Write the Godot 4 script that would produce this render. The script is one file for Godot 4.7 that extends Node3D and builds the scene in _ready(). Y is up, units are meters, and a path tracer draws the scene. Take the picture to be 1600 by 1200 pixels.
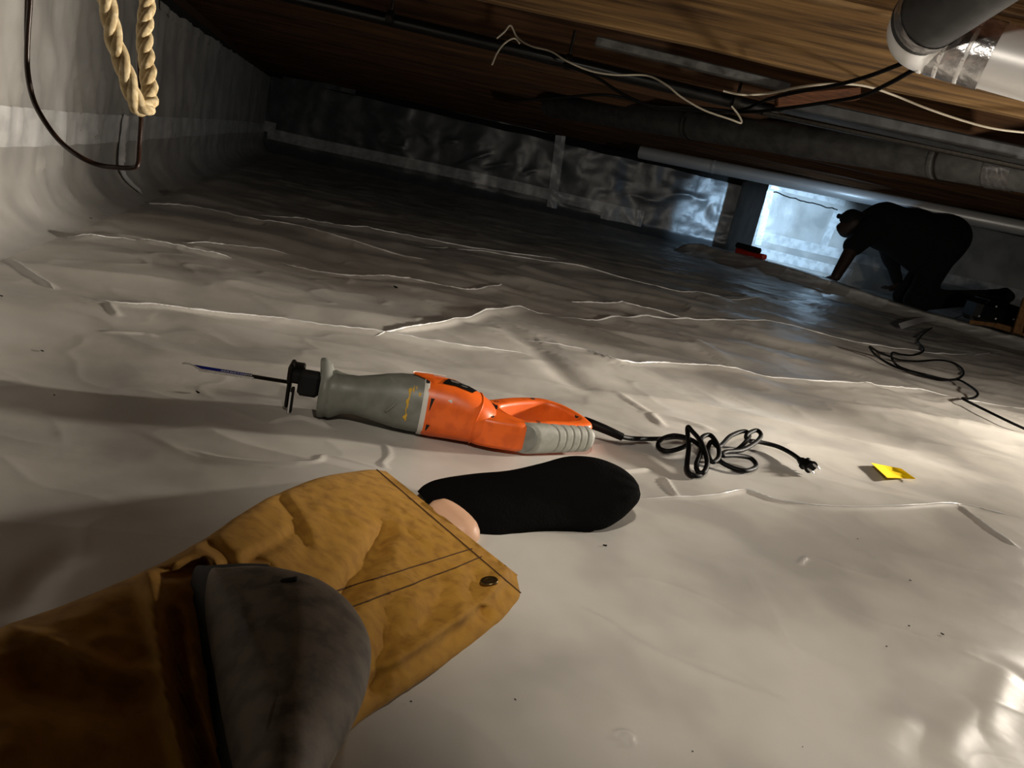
extends Node3D

# ---------------------------------------------------------------- the camera, light and exposure numbers
const CAM_H := 0.42
const PITCH := 15.3
const ROLL := 12.5
const EXPOSURE := 1.0
const KEY_AT := Vector3(1.80, 0.42, -1.80)
const KEY_AIM := Vector3(-1.25, 0.18, -1.3)
const KEY_ENERGY := 6.8
const SPILL_ENERGY := 1.05
const KEY_COLOR := Color(1.0, 0.955, 0.89)
const HEAD_AT := Vector3(0.02, 0.80, -0.25)
const HEAD_AIM := Vector3(0.62, 0.0, -1.42)
const HEAD_ENERGY := 0.78
const COLD := Color(0.72, 0.87, 1.0)

var cam_basis: Basis
var M := {}
var names_taken := {}
var R := RandomNumberGenerator.new()


# ---------------------------------------------------------------- geometry collector
class Acc:
	var v := PackedVector3Array()
	var f := PackedInt32Array()

	func tri(a: Vector3, b: Vector3, c: Vector3) -> void:
		var n := v.size()
		v.append(a); v.append(b); v.append(c)
		f.append(n); f.append(n + 1); f.append(n + 2)

	func quad(a: Vector3, b: Vector3, c: Vector3, d: Vector3) -> void:
		var n := v.size()
		v.append(a); v.append(b); v.append(c); v.append(d)
		for k in [0, 1, 2, 0, 2, 3]:
			f.append(n + k)

	func join(o: Acc) -> void:
		var n := v.size()
		v.append_array(o.v)
		for k in o.f:
			f.append(n + k)

	# rows of points; wrap closes each row on itself
	func grid(p: PackedVector3Array, rows: int, cols: int, wrap := false) -> void:
		var n := v.size()
		v.append_array(p)
		var last := cols if wrap else cols - 1
		for r in rows - 1:
			for c in last:
				var a := n + r * cols + c
				var b := n + r * cols + (c + 1) % cols
				var d := a + cols
				var e := b + cols
				f.append(a); f.append(b); f.append(e)
				f.append(a); f.append(e); f.append(d)

	func fan(p: PackedVector3Array) -> void:
		var n := v.size()
		var mid := Vector3.ZERO
		for q in p:
			mid += q
		v.append(mid / p.size())
		v.append_array(p)
		for k in p.size():
			f.append(n); f.append(n + 1 + k); f.append(n + 1 + (k + 1) % p.size())

	func volume() -> float:
		var s := 0.0
		for k in range(0, f.size(), 3):
			s += v[f[k]].dot(v[f[k + 1]].cross(v[f[k + 2]]))
		return s

	func flip() -> void:
		for k in range(0, f.size(), 3):
			var t := f[k]
			f[k] = f[k + 1]
			f[k + 1] = t

	# closed shapes turn outward by themselves
	func outward() -> Acc:
		if volume() < 0.0:
			flip()
		return self

	# sheets turn towards a direction
	func towards(d: Vector3) -> Acc:
		var s := Vector3.ZERO
		for k in range(0, f.size(), 3):
			s += (v[f[k + 1]] - v[f[k]]).cross(v[f[k + 2]] - v[f[k]])
		if s.dot(d) < 0.0:
			flip()
		return self

	func moved(t: Transform3D) -> Acc:
		for k in v.size():
			v[k] = t * v[k]
		return self

	func mesh() -> ArrayMesh:
		var n := PackedVector3Array()
		n.resize(v.size())
		for k in range(0, f.size(), 3):
			var a := f[k]
			var b := f[k + 1]
			var c := f[k + 2]
			var q := (v[b] - v[a]).cross(v[c] - v[a])
			n[a] += q
			n[b] += q
			n[c] += q
		for k in n.size():
			n[k] = n[k].normalized() if n[k].length_squared() > 1e-24 else Vector3.UP
		var g := f.duplicate()
		for k in range(0, g.size(), 3):
			var t := g[k + 1]
			g[k + 1] = g[k + 2]
			g[k + 2] = t
		var arr := []
		arr.resize(Mesh.ARRAY_MAX)
		arr[Mesh.ARRAY_VERTEX] = v
		arr[Mesh.ARRAY_NORMAL] = n
		arr[Mesh.ARRAY_INDEX] = g
		var am := ArrayMesh.new()
		am.add_surface_from_arrays(Mesh.PRIMITIVE_TRIANGLES, arr)
		return am


# ---------------------------------------------------------------- places
func ray(px: float, py: float) -> Vector3:
	return cam_basis * Vector3((px - 800.0) / 1200.0, -(py - 600.0) / 1200.0, -1.0)

func at_depth(px: float, py: float, z: float) -> Vector3:
	return Vector3(0, CAM_H, 0) + ray(px, py) * z

func at_height(px: float, py: float, h: float) -> Vector3:
	var d := ray(px, py)
	return Vector3(0, CAM_H, 0) + d * ((h - CAM_H) / d.y)

func smooth(p: PackedVector3Array, per: int, closed := false) -> PackedVector3Array:
	var out := PackedVector3Array()
	var n := p.size()
	var last := n if closed else n - 1
	for i in last:
		var a := p[(i - 1 + n) % n] if closed else p[maxi(i - 1, 0)]
		var b := p[i]
		var c := p[(i + 1) % n]
		var d := p[(i + 2) % n] if closed else p[mini(i + 2, n - 1)]
		for k in per:
			out.append(b.cubic_interpolate(c, a, d, float(k) / per))
	if not closed:
		out.append(p[n - 1])
	return out

func key_lerp(keys: Array, t: float) -> float:
	for i in keys.size() - 1:
		if t <= keys[i + 1][0]:
			var k: float = clampf((t - keys[i][0]) / (keys[i + 1][0] - keys[i][0]), 0, 1)
			k = k * k * (3.0 - 2.0 * k)
			return lerpf(keys[i][1], keys[i + 1][1], k)
	return keys[keys.size() - 1][1]


# ---------------------------------------------------------------- shapes
func tube(path: PackedVector3Array, radius: float, sides := 8, radii := PackedFloat32Array()) -> Acc:
	var a := Acc.new()
	var n := path.size()
	var pts := PackedVector3Array()
	var t := (path[1] - path[0]).normalized()
	var u := t.cross(Vector3.UP if absf(t.y) < 0.9 else Vector3.RIGHT).normalized()
	for i in n:
		var t2 := (path[mini(i + 1, n - 1)] - path[maxi(i - 1, 0)]).normalized()
		u = (u - t2 * u.dot(t2)).normalized()
		var w := t2.cross(u)
		var r := radii[i] if radii.size() else radius
		for k in sides:
			var g := TAU * k / sides
			pts.append(path[i] + (u * cos(g) + w * sin(g)) * r)
	a.grid(pts, n, sides, true)
	a.fan(pts.slice(0, sides))
	var e := pts.slice((n - 1) * sides)
	e.reverse()
	a.fan(e)
	# caps face out
	if a.volume() < 0.0:
		a.flip()
	return a

func box(size: Vector3, c := 0.002) -> Acc:
	var a := Acc.new()
	var h := size * 0.5
	c = minf(c, minf(h.x, minf(h.y, h.z)) * 0.9)
	var vert := func(s: Array, axis: int) -> Vector3:
		var p := Vector3.ZERO
		for k in 3:
			p[k] = s[k] * (h[k] if k == axis else h[k] - c)
		return p
	var polys := []
	for ax in 3:
		var b := (ax + 1) % 3
		var d := (ax + 2) % 3
		for s in [-1, 1]:
			var q := []
			for e in [[-1, -1], [1, -1], [1, 1], [-1, 1]]:
				var sg := [0, 0, 0]
				sg[ax] = s; sg[b] = e[0]; sg[d] = e[1]
				q.append(vert.call(sg, ax))
			polys.append(q)
			for s2 in [-1, 1]:
				var s1 := [0, 0, 0]
				s1[ax] = s; s1[b] = s2; s1[d] = -1
				var s3 := s1.duplicate()
				s3[d] = 1
				polys.append([vert.call(s1, ax), vert.call(s3, ax), vert.call(s3, b), vert.call(s1, b)])
	for sx in [-1, 1]:
		for sy in [-1, 1]:
			for sz in [-1, 1]:
				polys.append([vert.call([sx, sy, sz], 0), vert.call([sx, sy, sz], 1), vert.call([sx, sy, sz], 2)])
	for q in polys:
		var mid := Vector3.ZERO
		for p in q:
			mid += p
		if ((q[1] - q[0]) as Vector3).cross(q[2] - q[0]).dot(mid) < 0.0:
			q.reverse()
		if q.size() == 3:
			a.tri(q[0], q[1], q[2])
		else:
			a.quad(q[0], q[1], q[2], q[3])
	return a

func box_at(at: Vector3, size: Vector3, c := 0.002, b := Basis()) -> Acc:
	return box(size, c).moved(Transform3D(b, at))

# a beam between two points: right-angled section, w across, h high
func beam(p: Vector3, q: Vector3, w: float, h: float, c := 0.003, up := Vector3.UP) -> Acc:
	var x := (q - p).normalized()
	var z := x.cross(up).normalized()
	var y := z.cross(x)
	return box((Vector3(p.distance_to(q), h, w)), c).moved(Transform3D(Basis(x, y, z), (p + q) * 0.5))

# rings of points, capped
func loft(rings: Array, cap := true) -> Acc:
	var a := Acc.new()
	var pts := PackedVector3Array()
	var n: int = rings[0].size()
	for r in rings:
		pts.append_array(r)
	a.grid(pts, rings.size(), n, true)
	if cap:
		var s: PackedVector3Array = rings[0].duplicate()
		s.reverse()
		var b := Acc.new()
		a.fan(s)
		a.fan(rings[rings.size() - 1])
	return a.outward()

func ellipse(c: Vector3, u: Vector3, w: Vector3, n := 24, power := 2.0) -> PackedVector3Array:
	var p := PackedVector3Array()
	for k in n:
		var g := TAU * k / n
		var x := cos(g)
		var y := sin(g)
		p.append(c + u * (signf(x) * pow(absf(x), 2.0 / power)) + w * (signf(y) * pow(absf(y), 2.0 / power)))
	return p

# an outline in the xz plane pulled from y0 to y1 with rounded rims
func slab(outline: PackedVector3Array, y0: float, y1: float, bevel: float) -> Acc:
	var rings := []
	for s in [[-bevel, y0], [-bevel * 0.3, y0 + bevel * 0.3], [0, y0 + bevel], [0, y1 - bevel], [-bevel * 0.3, y1 - bevel * 0.3], [-bevel, y1]]:
		rings.append(inset(outline, s[0], s[1]))
	return loft(rings)

func inset(o: PackedVector3Array, d: float, y: float) -> PackedVector3Array:
	var out := PackedVector3Array()
	var n := o.size()
	var area := 0.0
	for i in n:
		area += o[i].x * o[(i + 1) % n].z - o[(i + 1) % n].x * o[i].z
	for i in n:
		var t := o[(i + 1) % n] - o[(i - 1 + n) % n]
		var q := Vector3(t.z, 0, -t.x).normalized() * signf(area)
		out.append(Vector3(o[i].x + q.x * d, y, o[i].z + q.z * d))
	return out

# surface nets round a field of tapered capsules: bones are [a, b, ra, rb]
func blob(bones: Array, cell: float, k: float) -> Acc:
	var lo := Vector3.INF
	var hi := -Vector3.INF
	for b in bones:
		var r: float = maxf(b[2], b[3]) + cell * 2.5
		for e in [b[0], b[1]]:
			lo = lo.min(e - Vector3.ONE * r)
			hi = hi.max(e + Vector3.ONE * r)
	var n := Vector3i(((hi - lo) / cell).ceil()) + Vector3i.ONE
	var field := PackedFloat32Array()
	field.resize(n.x * n.y * n.z)
	field.fill(1.0)
	for b in bones:
		var p: Vector3 = b[0]
		var q: Vector3 = b[1]
		var ra: float = b[2]
		var rb: float = b[3]
		var reach := maxf(ra, rb) + cell * 2.4 + k
		var l3 := Vector3i(((p.min(q) - Vector3.ONE * reach - lo) / cell).floor()).clamp(Vector3i.ZERO, n - Vector3i.ONE)
		var h3 := Vector3i(((p.max(q) + Vector3.ONE * reach - lo) / cell).ceil()).clamp(Vector3i.ZERO, n - Vector3i.ONE)
		var pq := q - p
		var len2 := maxf(pq.length_squared(), 1e-9)
		for z in range(l3.z, h3.z + 1):
			for y in range(l3.y, h3.y + 1):
				for x in range(l3.x, h3.x + 1):
					var s := lo + Vector3(x, y, z) * cell
					var t := clampf((s - p).dot(pq) / len2, 0.0, 1.0)
					var d := s.distance_to(p + pq * t) - lerpf(ra, rb, t)
					var i := (z * n.y + y) * n.x + x
					var o := field[i]
					var m := maxf(k - absf(d - o), 0.0) / k
					field[i] = minf(d, o) - m * m * k * 0.25
	var a := Acc.new()
	var slot := {}
	var offs := [Vector3i(0, 0, 0), Vector3i(1, 0, 0), Vector3i(0, 1, 0), Vector3i(1, 1, 0), Vector3i(0, 0, 1), Vector3i(1, 0, 1), Vector3i(0, 1, 1), Vector3i(1, 1, 1)]
	var edges := [[0, 1], [2, 3], [4, 5], [6, 7], [0, 2], [1, 3], [4, 6], [5, 7], [0, 4], [1, 5], [2, 6], [3, 7]]
	var step := [1, n.x, n.x * n.y]
	for z in n.z - 1:
		for y in n.y - 1:
			for x in n.x - 1:
				var i := (z * n.y + y) * n.x + x
				var vals := []
				var mask := 0
				for c in 8:
					var o: Vector3i = offs[c]
					var fv := field[i + o.x + o.y * n.x + o.z * n.x * n.y]
					vals.append(fv)
					if fv < 0.0:
						mask |= 1 << c
				if mask == 0 or mask == 255:
					continue
				var sum := Vector3.ZERO
				var cnt := 0
				for e in edges:
					var f0: float = vals[e[0]]
					var f1: float = vals[e[1]]
					if (f0 < 0.0) != (f1 < 0.0):
						sum += Vector3(offs[e[0]]).lerp(Vector3(offs[e[1]]), f0 / (f0 - f1))
						cnt += 1
				slot[i] = a.v.size()
				a.v.append(lo + (Vector3(x, y, z) + sum / cnt) * cell)
	for i in slot:
		for ax in 3:
			var j: int = i + step[ax]
			if j >= field.size() or (field[i] < 0.0) == (field[j] < 0.0):
				continue
			var s1: int = step[(ax + 1) % 3]
			var s2: int = step[(ax + 2) % 3]
			if not (slot.has(i - s1) and slot.has(i - s2) and slot.has(i - s1 - s2)):
				continue
			var q := [slot[i], slot[i - s1], slot[i - s1 - s2], slot[i - s2]]
			if field[i] >= 0.0:
				q.reverse()
			for w in [0, 1, 2, 0, 2, 3]:
				a.f.append(q[w])
	return a.outward()


# ---------------------------------------------------------------- things
func numbered(called: String) -> String:
	var n: int = names_taken.get(called, -1) + 1
	names_taken[called] = n
	return called if n == 0 else "%s_%03d" % [called, n]

func obj(called: String, a: Acc, mat: Material, parent: Node = self) -> MeshInstance3D:
	var o := MeshInstance3D.new()
	o.name = numbered(called) if parent == self else called
	o.mesh = a.mesh()
	o.material_override = mat
	o.cast_shadow = GeometryInstance3D.SHADOW_CASTING_SETTING_ON
	parent.add_child(o, true)
	return o

func thing(called: String, label: String, category: String, group := "", at := Transform3D()) -> Node3D:
	var o := Node3D.new()
	o.name = numbered(called)
	o.transform = at
	add_child(o)
	return tag(o, label, category, group)

func tag(o: Node3D, label: String, category: String, group := "") -> Node3D:
	o.set_meta("label", label)
	o.set_meta("category", category)
	if group:
		o.set_meta("group", group)
	return o

func structure(o: Node3D, label: String, category: String) -> Node3D:
	o.set_meta("kind", "structure")
	return tag(o, label, category)

func noise(freq: float, seed_n: int, octaves := 3, kind := FastNoiseLite.TYPE_SIMPLEX_SMOOTH) -> FastNoiseLite:
	var f := FastNoiseLite.new()
	f.seed = seed_n
	f.frequency = freq
	f.noise_type = kind
	f.fractal_octaves = octaves
	return f

func noise_tex(freq: float, seed_n: int, ramp: Array, size := 512, octaves := 4) -> NoiseTexture2D:
	var t := NoiseTexture2D.new()
	t.width = size
	t.height = size
	t.seamless = true
	t.noise = noise(freq, seed_n, octaves)
	if ramp.size():
		var g := Gradient.new()
		var offs := PackedFloat32Array()
		var cols := PackedColorArray()
		for r in ramp:
			offs.append(r[0])
			cols.append(r[1])
		g.offsets = offs
		g.colors = cols
		t.color_ramp = g
	return t

func mat(called: String, color: Color, rough: float, metal := 0.0, tex: Texture2D = null, scale := Vector3.ONE, bump: Texture2D = null, bump_cm := 0.0) -> StandardMaterial3D:
	var m := StandardMaterial3D.new()
	m.resource_name = called
	m.albedo_color = color
	m.roughness = rough
	m.metallic = metal
	if tex or bump:
		m.uv1_triplanar = true
		m.uv1_world_triplanar = true
		m.uv1_scale = scale
	if tex:
		m.albedo_texture = tex
	if bump:
		m.heightmap_enabled = true
		m.heightmap_texture = bump
		m.heightmap_scale = bump_cm
	M[called] = m
	return m


# ---------------------------------------------------------------- materials
func make_materials() -> void:
	var fine := noise_tex(0.012, 5, [], 512, 5)
	var crinkle := noise_tex(0.02, 9, [], 512, 4)
	var haze_ramp := [[0.25, Color(0.86, 0.86, 0.86)], [0.55, Color(0.96, 0.96, 0.95)], [0.8, Color(1, 1, 1)]]
	var mottled := noise_tex(0.006, 21, haze_ramp, 512, 4)
	var s := mat("sheeting", Color(0.79, 0.775, 0.75), 0.40, 0.0, mottled, Vector3(1.1, 1.1, 1.1), crinkle, 0.07)
	s.metallic_specular = 0.55
	s = mat("wall_sheeting", Color(0.78, 0.77, 0.755), 0.36, 0.0, mottled, Vector3(0.9, 0.9, 0.9), crinkle, 0.10)
	s.metallic_specular = 0.6
	s = mat("tape", Color(0.90, 0.90, 0.90), 0.32, 0.0, mottled, Vector3(3, 3, 3), crinkle, 0.05)
	s.metallic_specular = 0.7
	var grain := noise_tex(0.02, 31, [[0.15, Color(0.40, 0.31, 0.19)], [0.4, Color(0.57, 0.46, 0.29)], [0.6, Color(0.64, 0.52, 0.33)], [0.85, Color(0.74, 0.62, 0.41)]], 1024, 5)
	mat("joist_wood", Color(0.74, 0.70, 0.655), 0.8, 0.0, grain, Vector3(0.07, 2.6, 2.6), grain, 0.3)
	mat("shaded_old_wood", Color(0.50, 0.41, 0.35), 0.85, 0.0, grain, Vector3(0.07, 2.6, 2.6), grain, 0.3)  # old timber, its colour darkened to stand in for shade at the back
	mat("deck_wood", Color(0.55, 0.42, 0.38), 0.85, 0.0, grain, Vector3(5, 5, 0.5), grain, 0.3)
	mat("fresh_wood", Color(0.56, 0.40, 0.28), 0.75, 0.0, grain, Vector3(0.7, 7, 7), grain, 0.2)
	mat("frame_wood", Color(0.72, 0.62, 0.46), 0.75, 0.0, grain, Vector3(4, 1, 4), grain, 0.2)
	mat("masonry", Color(0.16, 0.155, 0.15), 0.95, 0.0, mottled, Vector3(4, 4, 4), fine, 0.8)
	var dull := noise_tex(0.01, 44, [[0.3, Color(0.78, 0.78, 0.78)], [0.7, Color(1, 1, 1)]], 512, 4)
	mat("galvanised", Color(0.94, 0.945, 0.95), 0.40, 0.3)
	mat("dull_duct", Color(0.40, 0.40, 0.395), 0.55, 0.4, dull, Vector3(3, 3, 3), crinkle, 0.1)
	mat("grey_trunk", Color(0.27, 0.275, 0.28), 0.55, 0.2, dull, Vector3(3, 3, 3))
	mat("shaded_riser_duct", Color(0.27, 0.275, 0.28), 0.5, 0.4, dull, Vector3(3, 3, 3))  # same silver duct, shade on its near side put into the colour
	mat("foil_tape", Color(0.85, 0.85, 0.86), 0.28, 0.95, dull, Vector3(6, 6, 6), crinkle, 0.12)
	mat("black_pipe", Color(0.05, 0.05, 0.052), 0.3)
	mat("black_cable", Color(0.03, 0.03, 0.032), 0.55)
	M.black_cable.metallic_specular = 0.25
	mat("white_cable", Color(0.72, 0.69, 0.62), 0.5)
	mat("brown_wire", Color(0.17, 0.09, 0.05), 0.4)
	mat("metal_bright", Color(0.86, 0.86, 0.86), 0.35, 0.25)
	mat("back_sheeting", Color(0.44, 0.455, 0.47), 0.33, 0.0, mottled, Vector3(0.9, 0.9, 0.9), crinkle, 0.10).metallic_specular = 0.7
	mat("lit_tooth_steel", Color(0.97, 0.97, 0.96), 0.3).metallic_specular = 0.9  # steel teeth, whitened so the colour carries their glint
	mat("metal_dark", Color(0.16, 0.145, 0.125), 0.5, 0.7, dull, Vector3(12, 12, 12))
	var rope := noise_tex(0.03, 51, [[0.3, Color(0.76, 0.66, 0.48)], [0.7, Color(0.93, 0.86, 0.70)]], 256, 3)
	mat("rope_fibre", Color(1, 1, 1), 0.85, 0.0, rope, Vector3(9, 9, 9), rope, 0.4)
	# the saw
	var scuff := noise_tex(0.014, 61, [[0.2, Color(0.90, 0.86, 0.85)], [0.6, Color(1, 1, 1)]], 512, 3)
	mat("orange_plastic", Color(0.91, 0.40, 0.11), 0.42, 0.0, scuff, Vector3(4, 4, 4))
	var greasy := noise_tex(0.014, 63, [[0.2, Color(0.86, 0.86, 0.84)], [0.7, Color(1, 1, 1)]], 512, 3)
	mat("grey_boot", Color(0.48, 0.49, 0.465), 0.48, 0.0, greasy, Vector3(4, 4, 4))
	mat("grip_grey", Color(0.56, 0.56, 0.53), 0.6, 0.0, greasy, Vector3(9, 9, 9))
	mat("pale_trim", Color(0.80, 0.79, 0.76), 0.5)
	mat("slot_black", Color(0.02, 0.017, 0.015), 0.8)
	mat("blade_blue", Color(0.06, 0.16, 0.62), 0.38)
	mat("print_white", Color(0.92, 0.92, 0.92), 0.5)
	mat("plate_black", Color(0.045, 0.045, 0.045), 0.35)
	mat("paint_yellow", Color(0.80, 0.64, 0.22), 0.4)
	mat("tag_yellow", Color(1.0, 0.86, 0.02), 0.5)
	# the leg
	var canvas := noise_tex(0.011, 71, [[0.2, Color(0.84, 0.80, 0.76)], [0.5, Color(0.96, 0.95, 0.94)], [0.75, Color(1, 1, 1)]], 1024, 5)
	var weave := noise_tex(0.05, 72, [], 512, 3)
	var c := mat("canvas", Color(0.68, 0.50, 0.165), 0.86, 0.0, canvas, Vector3(4.5, 4.5, 4.5), weave, 0.02)
	c.rim_enabled = true
	c.rim = 0.12
	mat("stitching", Color(0.30, 0.19, 0.07), 0.9)
	var worn := noise_tex(0.011, 74, [[0.25, Color(0.70, 0.68, 0.66)], [0.5, Color(0.90, 0.88, 0.85)], [0.72, Color(1.0, 0.97, 0.93)]], 512, 5)
	mat("pad_rubber", Color(0.49, 0.455, 0.41), 0.72, 0.0, worn, Vector3(9, 9, 9), weave, 0.012)
	mat("pad_rim", Color(0.07, 0.066, 0.06), 0.7)
	var knit := noise_tex(0.09, 75, [], 256, 2)
	s = mat("sock_knit", Color(0.05, 0.05, 0.048), 0.95, 0.0, null, Vector3(10, 10, 10), knit, 0.05)
	s.metallic_specular = 0.12
	var sk := mat("skin", Color(0.84, 0.67, 0.55), 0.5)
	sk.subsurf_scatter_enabled = true
	sk.subsurf_scatter_strength = 0.1
	mat("brass", Color(0.42, 0.35, 0.22), 0.35, 0.9)
	# the other worker
	mat("dark_cloth", Color(0.05, 0.05, 0.052), 0.95)
	mat("dark_trouser", Color(0.055, 0.055, 0.06), 0.95)
	mat("arm_skin", Color(0.22, 0.155, 0.12), 0.6)
	mat("hair_dark", Color(0.04, 0.03, 0.025), 0.8)
	mat("boot_dark", Color(0.045, 0.04, 0.038), 0.7)
	mat("red_plastic", Color(0.75, 0.16, 0.05), 0.45)
	mat("crumb", Color(0.05, 0.042, 0.035), 0.9)
	mat("scrap_film", Color(0.86, 0.86, 0.87), 0.35)
	for e in [["lamp_warm", KEY_COLOR], ["lamp_cold", COLD]]:
		var m := mat(e[0], Color(0.9, 0.9, 0.9), 0.3)
		m.emission_enabled = true
		m.emission = e[1]
		m.emission_energy_multiplier = 3.0


# ---------------------------------------------------------------- the ground sheet
# the left wall runs at a slant: its foot at forward distance g
func wall_x(g: float) -> float:
	return -0.81 - 0.29 * g

const BACK := 9.55
const COVE := 0.13
var rows_g := PackedFloat32Array()
var cols_s := PackedFloat32Array()
var heights := PackedFloat32Array()

func edge_left(g: float) -> float:
	return wall_x(g) + COVE

func edge_right(g: float) -> float:
	return 0.95 + 0.98 * maxf(g, 0.0)

func floor_x(g: float, s: float) -> float:
	if s <= 1.0:
		return lerpf(edge_left(g), edge_right(g), s)
	return lerpf(edge_right(g), 11.0, s - 1.0)

func row_of(g: float) -> int:
	return clampi(rows_g.bsearch(g), 1, rows_g.size() - 1)

func ground(x: float, g: float) -> float:
	var r := row_of(g)
	var l := edge_left(g)
	var s := (x - l) / (edge_right(g) - l)
	var c := clampf(s, 0, 1) * (NCOL - 1)
	var c0 := mini(int(c), NCOL - 2)
	var w := c - c0
	var n := cols_s.size()
	var k := clampf((g - rows_g[r - 1]) / (rows_g[r] - rows_g[r - 1]), 0, 1)
	var a := lerpf(heights[(r - 1) * n + c0], heights[(r - 1) * n + c0 + 1], w)
	var b := lerpf(heights[r * n + c0], heights[r * n + c0 + 1], w)
	return lerpf(a, b, k)

# the point of the sheet that the ray through a pixel meets, raised by up
func on_ground(px: float, py: float, up := 0.0) -> Vector3:
	var p := at_height(px, py, 0.0)
	for k in 4:
		p = at_height(px, py, ground(p.x, -p.z) + up)
	return p

const NCOL := 760

# a fold along a line: kind 0 a crest, 1 a lap whose far side lies higher, 2 a broad roll, 3 a dent
func fold(line: PackedVector3Array, high: float, wide: float, kind := 0) -> void:
	var n := cols_s.size()
	var p := smooth(line, 6)
	var total := p.size() - 1
	for i in total:
		var a := Vector2(p[i].x, -p[i].z)
		var b := Vector2(p[i + 1].x, -p[i + 1].z)
		var ab := b - a
		var len2 := maxf(ab.length_squared(), 1e-9)
		var gm := maxf(a.y, b.y)
		var w := maxf(wide, maxf(0.0036 * gm, 0.0034 * gm * gm))
		var reach := w * (5.0 if kind != 1 else 14.0)
		var r0 := row_of(minf(a.y, b.y) - reach)
		var r1 := row_of(maxf(a.y, b.y) + reach)
		for r in range(r0, r1 + 1):
			var g := rows_g[r]
			var l := edge_left(g)
			var span := edge_right(g) - l
			var c0 := clampi(int((minf(a.x, b.x) - reach - l) / span * (NCOL - 1)), 0, NCOL - 1)
			var c1 := clampi(int((maxf(a.x, b.x) + reach - l) / span * (NCOL - 1)) + 1, 0, NCOL - 1)
			for c in range(c0, c1 + 1):
				var q := Vector2(l + span * cols_s[c], g)
				var t := (q - a).dot(ab) / len2
				var tc := clampf(t, 0, 1)
				var d := q.distance_to(a + ab * tc)
				if d > reach:
					continue
				var along := (i + tc) / total
				var taper := smoothstep(0.0, 0.22, along) * smoothstep(1.0, 0.78, along)
				var e := 0.0
				if kind == 0:
					e = high * exp(-d * d / (w * w))
				elif kind == 1:
					var side := signf(ab.cross(q - a))
					e = high * (exp(-d / w * 0.30) if side > 0.0 else exp(-d * d / (w * w) * 1.6))
				else:
					e = high * exp(-d * d / (w * w))
				e *= taper
				var k := r * n + c
				if absf(e) > absf(creases[k]):
					creases[k] = e

var creases := PackedFloat32Array()

func px_line(a: Array) -> PackedVector3Array:
	var p := PackedVector3Array()
	for k in range(0, a.size(), 2):
		p.append(at_height(a[k], a[k + 1], 0.0))
	return p

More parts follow.
